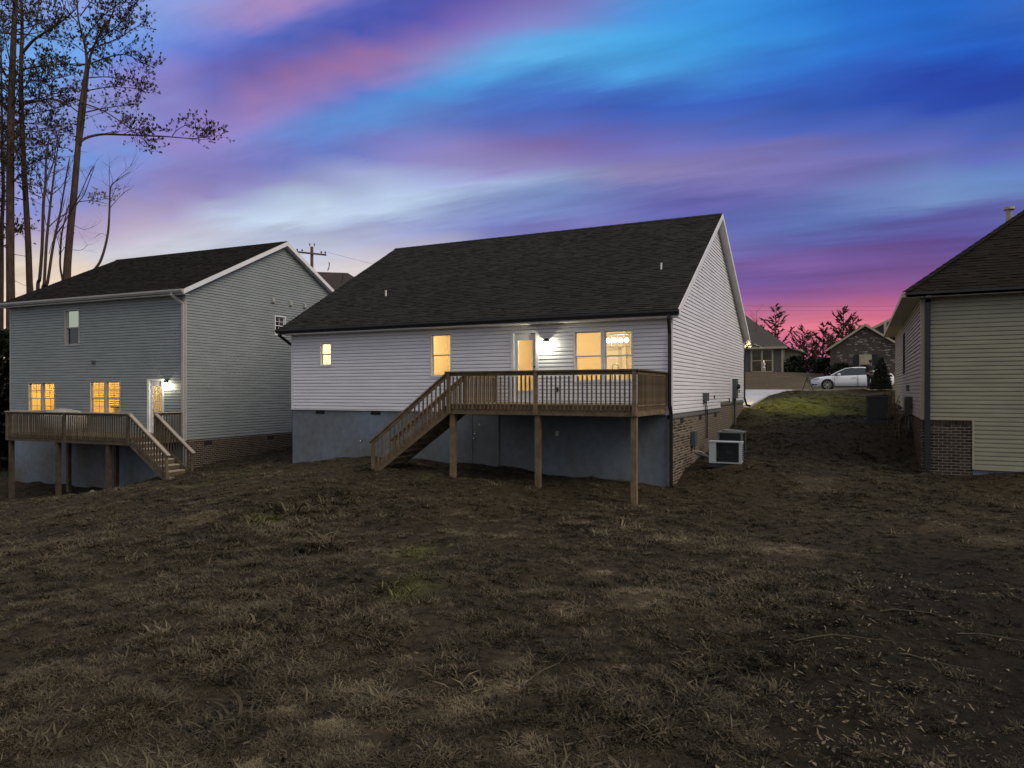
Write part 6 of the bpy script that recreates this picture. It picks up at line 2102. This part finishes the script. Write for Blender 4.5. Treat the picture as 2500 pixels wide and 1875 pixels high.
GC = 'dark cedars across the street'
for Y, px, top, rad, lab, sd in ((78, 1893, 748, 2.7, 'left cedar rising above the far grey house roof', 1), (80, 2056, 752, 3.2, 'tallest cedar left of the brick gable', 2), (79, 2010, 792, 2.0, 'narrow cedar between the two taller ones', 3),
                                 (76, 2085, 778, 2.4, 'cedar touching the roof edge of the brick house', 4), (84, 1962, 800, 2.6, 'low ragged cedar in the gap between the far houses', 5), (74, 1985, 842, 2.4, 'bushy low cedar above the hedge', 6), (88, 2035, 820, 2.6, 'cedar seen through the others at the back', 7)):
    x = (px - 1250) / FPX * Y
    g = gz(x, Y)
    conifer(x, Y, (YH - top) / FPX * Y - g, rad, lab, GC, sd, up=0.8, dens=0.62, leaf=0.5, bare=0.10 if Y < 80 else 0.2)


def bush(name, label, cat, x, y, rx, ry, h, m, seed, leaf=0.10, n=900, group=None, z=None):
    rr = random.Random(seed)
    g = gz(x, y) if z is None else z
    T = Thing(name, label, cat, WORLD, x, y, g, group)
    mb, sm_ = MB(), MB()
    for i in range(n):
        a, u = rr.uniform(0, 2 * math.pi), rr.random() ** 0.4
        zt = rr.random()
        k = math.sqrt(max(0.05, 1 - (zt * 2 - 0.7) ** 2 * 0.55)) * (0.85 + 0.3 * math.sin(a * 3 + seed) * math.sin(zt * 5 + seed))
        p = Vector((x + rx * u * k * math.cos(a), y + ry * u * k * math.sin(a), g + h * zt))
        e = Vector((math.cos(a) * .5 + rr.gauss(0, .6), math.sin(a) * .5 + rr.gauss(0, .6), rr.gauss(.3, .5))).normalized()
        w = e.cross(Vector((rr.gauss(0, 1), rr.gauss(0, 1), rr.gauss(0, 1)))).normalized() * leaf * 0.35
        mb.face([p, p + e * leaf * .5 + w, p + e * leaf * rr.uniform(.8, 1.3), p + e * leaf * .5 - w], rr.random())
    for i in range(6):
        a = rr.uniform(0, 6.28)
        sm_.tube([(x, y, g - 0.1), (x + rx * .3 * math.cos(a), y + ry * .3 * math.sin(a), g + h * .5), (x + rx * .6 * math.cos(a), y + ry * .6 * math.sin(a), g + h * .85)], [0.03, 0.02, 0.008], 5)
    T.part('stems', sm_, M['bark'])
    T.part('foliage', mb, M[m])
    return T


for i, (px, Y, rx, h, lab) in enumerate(((1945, 70, 1.3, 1.6, 'clipped dark bush at the corner of the far grey house'), (1985, 70, 1.5, 1.5, 'dark hedge bush below the ragged cedars'), (2012, 66, 1.2, 1.4, 'low bush left of the brick house wall'), (2052, 57.5, 1.2, 1.15, 'rounded bush behind the white car windscreen'), (2078, 57.5, 1.1, 1.0, 'rounded bush below the black shutters'))):
    x = (px - 1250) / FPX * Y
    bush('dark_bush', lab, 'bush', x, Y, rx, 0.9, h, 'dark_leaf', 20 + i, 0.22, 1000, 'dark bushes across the street')
# conical evergreen by the tan house
rr = random.Random(31)
g = gz(18.93, 36.0)
T = Thing('conical_shrub', 'small dark conical evergreen shrub at the far corner of the tan house', 'shrub', WORLD, 18.93, 36.0, g)
T.part('stem', MB().tube([(18.93, 36, g - 0.1), (18.93, 36, g + 1.5)], [0.04, 0.01], 6), M['bark'])
mb = MB()
for i in range(3400):
    t = 1 - math.sqrt(rr.random())
    a, u = rr.uniform(0, 6.283), rr.random() ** 0.35
    r = (0.05 + 0.46 * (1 - t) ** 0.85) * u * (1 + 0.12 * math.sin(a * 5 + t * 9))
    q = Vector((18.93 + r * math.cos(a), 36 + r * math.sin(a), g + 1.66 * t))
    e_ = Vector((math.cos(a) * .35 + rr.gauss(0, .25), math.sin(a) * .35 + rr.gauss(0, .25), 1)).normalized()
    w = e_.cross(rv()).normalized() * 0.022
    mb.face([q, q + e_ * .06 + w, q + e_ * rr.uniform(.08, .16), q + e_ * .06 - w], rr.random())
T.part('foliage', mb, M['dark_leaf'])
# dark trees beyond the left edge
for i, (x, y, h, r) in enumerate(((-28.3, 39.0, 7.6, 2.1), (-30.5, 36.0, 6.8, 2.4), (-33.5, 41.0, 9.0, 2.6))):
    conifer(x, y, h, r, ('dark evergreen at the left corner of the grey house', 'broad dark evergreen at the left edge beside the grey house', 'taller dark evergreen at the left edge behind the others')[i], 'dark evergreens left of the grey house', 60 + i, m='dark_leaf', bare=0.02, up=0.3, dens=2.6, leaf=0.42, name='evergreen_tree', taper=0.55)
# bare sapling left of the far cedars
sp_ = MB()
x, Y = (1842 - 1250) / FPX * 72, 72
g = gz(x, Y)
T = Thing('bare_sapling', 'thin bare sapling with pale twigs above the far grey house roof', 'tree', WORLD, x, Y, g)
T.part('stem', MB().tube([(x, Y, g), (x + 0.1, Y, g + 3.5), (x + 0.25, Y, g + 6.3)], [0.05, 0.03, 0.01], 6), M['bark'])
for i in range(12):
    z = g + R_.uniform(4.4, 6.2)
    a = R_.uniform(0, 6.28)
    sp_.tube([(x + 0.15, Y, z), (x + 0.15 + 0.3 * math.cos(a), Y + 0.3 * math.sin(a), z + 0.3), (x + 0.15 + 0.7 * math.cos(a), Y + 0.5 * math.sin(a), z + 0.85)], [0.015, 0.01, 0.006], 4)
T.part('branches', sp_, M['bark'])

# dead weed stems along the tan house wall
for i, (lx, ly, h) in enumerate(((-0.35, 3.0, 1.0), (-0.5, 4.0, 1.3), (-0.6, 5.9, 0.9), (-0.45, 6.8, 1.25), (-0.8, 9.0, 0.7), (-0.9, 13.2, 0.6))):
    p = FR.w(lx, ly)
    g = gz(p[0], p[1])
    T = Thing('dead_weed', ('dry weed clump nearest the brick corner of the tan house', 'tall dry weed in front of the service box', 'dry weed behind the slatted condenser', 'tallest dry weed stems against the tan siding', 'short dry weed farther along the tan wall', 'dry tuft below the conical shrub')[i], 'weed', WORLD, p[0], p[1], g, 'dead weeds along the tan house')
    mb, ml = MB(), MB()
    for j in range(9):
        a, t = R_.uniform(0, 6.28), R_.uniform(0.1, 0.35)
        q = Vector((p[0] + R_.gauss(0, .12), p[1] + R_.gauss(0, .2), g - 0.05))
        e = q + Vector((math.cos(a) * t, math.sin(a) * t, h * R_.uniform(0.5, 1)))
        mb.tube([q, q.lerp(e, .5) + rv(.03), e], [.008, .006, .003], 4)
        for k in range(5):
            tuft(ml, q.lerp(e, R_.uniform(.3, 1)), rv() + Vector((0, 0, .4)), 0.09, 2, .9)
    T.part('stem', mb, M['dead_leaf'])
    T.part('leaves', ml, M['dead_leaf'])

# ------------------------------------------------------------------ grass, litter and sticks
M['grass'] = mat('dead_grass', (0.082, 0.065, 0.0375), (0.042, 0.034, 0.0205), 3, 3, 0.85, tone=0.62, inst=True, green=(0.15, 0.165, 0.026), spec=0.15)
M['litter'] = mat('leaf_litter', (0.135, 0.103, 0.062), (0.075, 0.058, 0.037), 6, 3, 0.8, tone=0.5, inst=True, spec=0.2)


M['litter_stick'] = mat('pale_stick', (0.085, 0.066, 0.042), (0.055, 0.043, 0.028), 8, 3, 0.9)


def proto(name, mb, m):
    return bpy.data.objects.new(name, mb.mesh(name, m))


def scatter(name, label, protos, P, rot, scl, tone, green, pick):
    c = bpy.data.collections.new(name + '_pieces')
    for p in protos:
        c.objects.link(p)
    me = bpy.data.meshes.new(name)
    me.from_pydata(P.tolist(), [], [])
    for nm, ty, arr, key in (('rot', 'FLOAT_VECTOR', rot, 'vector'), ('scl', 'FLOAT', scl, 'value'), ('tone', 'FLOAT', tone, 'value'), ('green', 'FLOAT', green, 'value'), ('pick', 'INT', pick, 'value')):
        at = me.attributes.new(nm, ty, 'POINT')
        at.data.foreach_set(key, np.asarray(arr, np.int32 if ty == 'INT' else np.float32).ravel())
    o = bpy.data.objects.new(name, me)
    COL.objects.link(o)
    tags(o, label, None, None, 'stuff')
    nt = bpy.data.node_groups.new(name, 'GeometryNodeTree')
    nt.interface.new_socket('Geometry', in_out='INPUT', socket_type='NodeSocketGeometry')
    nt.interface.new_socket('Geometry', in_out='OUTPUT', socket_type='NodeSocketGeometry')
    N, L = nt.nodes.new, nt.links.new
    gi, go_ = N('NodeGroupInput'), N('NodeGroupOutput')
    ci = N('GeometryNodeCollectionInfo')
    ci.inputs['Collection'].default_value = c
    ci.inputs['Separate Children'].default_value = True
    ci.inputs['Reset Children'].default_value = True
    ip = N('GeometryNodeInstanceOnPoints')
    ip.inputs['Pick Instance'].default_value = True

    def na(nm, ty):
        n = N('GeometryNodeInputNamedAttribute')
        n.data_type = ty
        n.inputs[0].default_value = nm
        return n.outputs[0]
    er = N('FunctionNodeEulerToRotation')
    L(na('rot', 'FLOAT_VECTOR'), er.inputs[0])
    L(gi.outputs[0], ip.inputs['Points'])
    L(ci.outputs[0], ip.inputs['Instance'])
    L(na('pick', 'INT'), ip.inputs['Instance Index'])
    L(er.outputs[0], ip.inputs['Rotation'])
    L(na('scl', 'FLOAT'), ip.inputs['Scale'])
    L(ip.outputs[0], go_.inputs[0])
    md = o.modifiers.new('scatter', 'NODES')
    md.node_group = nt
    return o


def blade_clump(seed, n, ln, flat, wid=0.0029, spread=0.052):
    rr = random.Random(seed)
    mb = MB()
    for i in range(n):
        a = rr.uniform(0, 6.283)
        r = spread * math.sqrt(rr.random())
        b = rr.uniform(0, 6.283)
        p = Vector((r * math.cos(b), r * math.sin(b), -0.01))
        L = ln * rr.uniform(0.5, 1.2)
        lean = min(1.45, max(0.15, rr.gauss(flat, 0.35)))
        d = Vector((math.cos(a) * math.sin(lean), math.sin(a) * math.sin(lean), math.cos(lean)))
        s = Vector((-math.sin(a), math.cos(a), 0)) * wid * rr.uniform(0.7, 1.4)
        m1 = p + d * L * 0.5
        d2 = Vector((math.cos(a + rr.uniform(-.5, .5)), math.sin(a + rr.uniform(-.5, .5)), rr.uniform(-0.55, 0.35))).normalized()
        m2 = m1 + (d * 0.4 + d2 * 0.6) * L * 0.5
        mb.face([p - s, p + s, m1 + s * 0.8, m1 - s * 0.8])
        mb.face([m1 - s * 0.8, m1 + s * 0.8, m2])
    return mb


protos = [proto(f'grass_clump', blade_clump(100 + i, n, ln, fl), M['grass']) for i, (n, ln, fl) in enumerate(((40, .052, 1.2), (36, .062, 1.3), (44, .044, 1.1), (30, .078, 1.25), (46, .05, 1.38)))]
N_ = 270000
rg = np.random.default_rng(4)
u = rg.random(N_)
ymin, ymax, pw = 3.9, 44.0, -0.9
Yg = (ymin ** (1 + pw) + u * (ymax ** (1 + pw) - ymin ** (1 + pw))) ** (1 / (1 + pw))
Xg = (rg.random(N_) * 2 - 1) * (Yg * 0.80 + 0.8)


def inside(fr, x0, x1, y0, y1):
    a, b = inframe(fr, Xg, Yg)
    return (a > x0) & (a < x1) & (b > y0) & (b < y1)


bad = inside(FM, -L_, 0.02, -0.02, D_) | inside(FL, -LL, 0.02, -0.02, LD) | inside(FR, -0.02, RW, -0.02, RD)
mxg, myg = inframe(FM, Xg, Yg)
bad |= (mxg > -6.4) & (mxg < 0.36 + 0.035 * (myg - 15)) & (myg > 14.8) & (myg < 24.4)
bad |= (myg > 23.95)
bad |= inside(FM, 0.6, 3.0, 0.2, 2.2) & (np.hypot(mxg - cx, myg - cy) < 0.5)
pale = pale_at(Xg, Yg)
dens = fbm(Xg * 0.9, Yg * 0.9, 41, 4)
fine = fbm(Xg * 4.2, Yg * 4.2, 43, 3)
bad |= (fine < 0.44) & (rg.random(N_) < 0.72)
bad |= rg.random(N_) < 0.75 * soil_vignette_at(Xg, Yg)
bad |= rg.random(N_) > np.clip(0.55 + 1.6 * (dens - 0.38), 0.25, 1)
ok = ~bad
Xg, Yg, pale, dens, fine = Xg[ok], Yg[ok], pale[ok], dens[ok], fine[ok]
Zg = ground_h(Xg, Yg)
n_g = len(Xg)
big = fbm(Xg * 0.35, Yg * 0.35, 51, 3)
scl = (0.62 + 0.9 * rg.random(n_g) ** 2) * (0.75 + 0.75 * big) * (1 + 0.012 * Yg)
scl *= np.where(pale > 0.45, 0.55, 1.0) * (0.75 + 0.9 * np.clip(fine - 0.35, 0, 0.5)) * np.where(rg.random(n_g) < 0.035, 1.9, 1.0)
# a few long shaggy patches
for px, py, r in ((1660, 1710, 0.55), (1760, 1640, 0.5), (700, 1270, 1.2), (850, 1235, 1.3), (1850, 1490, 0.6), (560, 1720, 0.3), (1700, 1430, 0.7), (780, 1330, 0.8)):
    Y = -2.8 * FPX / (YH - py)
    X = (px - 1250) / FPX * Y
    scl *= 1 + 0.85 * np.exp(-((Xg - X) ** 2 + (Yg - Y) ** 2) / r ** 2)
dark_ = soil_vignette_at(Xg, Yg)
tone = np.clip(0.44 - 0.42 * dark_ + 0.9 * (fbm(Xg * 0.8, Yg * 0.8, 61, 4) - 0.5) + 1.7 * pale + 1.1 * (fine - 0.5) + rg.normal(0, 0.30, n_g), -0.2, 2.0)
rot = np.stack([rg.normal(0, 0.12, n_g), rg.normal(0, 0.12, n_g), rg.random(n_g) * 6.283], -1)
scatter('grass', 'matted brown winter grass covering the back yards', protos, np.stack([Xg, Yg, Zg], -1), rot, scl, tone, np.clip(green_at(Xg, Yg) * rg.uniform(0.5, 1.1, n_g), 0, 1), rg.integers(0, len(protos), n_g))

lp = []
for i in range(4):
    rr = random.Random(200 + i)
    mb = MB()
    ln, wd_ = ((.085, .030), (.11, .018), (.06, .038), (.13, .014))[i]
    c1, c2 = rr.uniform(.01, .03), rr.uniform(-.01, .02)
    mb.face([(-ln / 2, 0, 0.004), (-ln * .15, -wd_ / 2, c1), (-ln * .15, wd_ / 2, c1 * .6)])
    mb.face([(-ln * .15, -wd_ / 2, c1), (ln * .2, -wd_ * .45, c2 + .012), (ln * .2, wd_ * .45, c2 + .006), (-ln * .15, wd_ / 2, c1 * .6)])
    mb.face([(ln * .2, -wd_ * .45, c2 + .012), (ln / 2, 0, .018), (ln * .2, wd_ * .45, c2 + .006)])
    lp.append(proto('dry_leaf', mb, M['litter']))
nl = 3000
a = rg.random(nl)
Yl = 4.3 + 6 * rg.random(nl) ** 1.7
pxl = np.where(a < 0.75, rg.normal(2080, 210, nl), rg.uniform(0, 2500, nl))
Xl = (pxl - 1250) / FPX * Yl
keep = (np.where(a < 0.75, 1.0, 0.30) > rg.random(nl))
Xl, Yl = Xl[keep], Yl[keep]
nl = len(Xl)
scatter('leaf_litter', 'scattered dry leaves and straw lying on the dark ground', lp, np.stack([Xl, Yl, ground_h(Xl, Yl) + 0.02], -1), np.stack([rg.normal(0, .3, nl), rg.normal(0, .3, nl), rg.random(nl) * 6.283], -1), 0.30 + 0.62 * rg.random(nl) ** 2, rg.random(nl), np.zeros(nl), rg.integers(0, 4, nl))

for i, (px, py, ln, an, lab) in enumerate(((2080, 1590, 1.3, 0.15, 'long dark fallen stick curving over the leaf litter'), (2270, 1545, 1.1, -0.2, 'dark fallen stick below the tan house'), (1330, 1655, 0.9, 1.0, 'thin pale stick lying across the middle of the yard'), (2290, 1625, 0.7, -0.5, 'pale twig among the leaves near the right edge'), (2440, 1590, 0.8, -0.4, 'pale twig at the far right of the leaf litter'), (1480, 1795, 0.8, 0.5, 'pale twig near the bottom of the yard'))):
    Y = -2.85 * FPX / (YH - py)
    X = (px - 1250) / FPX * Y
    q = [Vector((X + (t - .5) * ln * math.cos(an), Y + (t - .5) * ln * math.sin(an) + 0.06 * math.sin(t * 5), 0)) for t in np.linspace(0, 1, 7)]
    q = [Vector((v.x, v.y, gz(v.x, v.y) + 0.016 + 0.02 * R_.random())) for v in q]
    solo('fallen_stick', MB().tube(q, [.008, .008, .007, .006, .005, .004, .002], 6), M['pole_wood'] if i == 99 else (M['needles'] if i < 2 else M['litter_stick']), lab, 'stick', WORLD, *q[0], group='sticks lying in the yard')
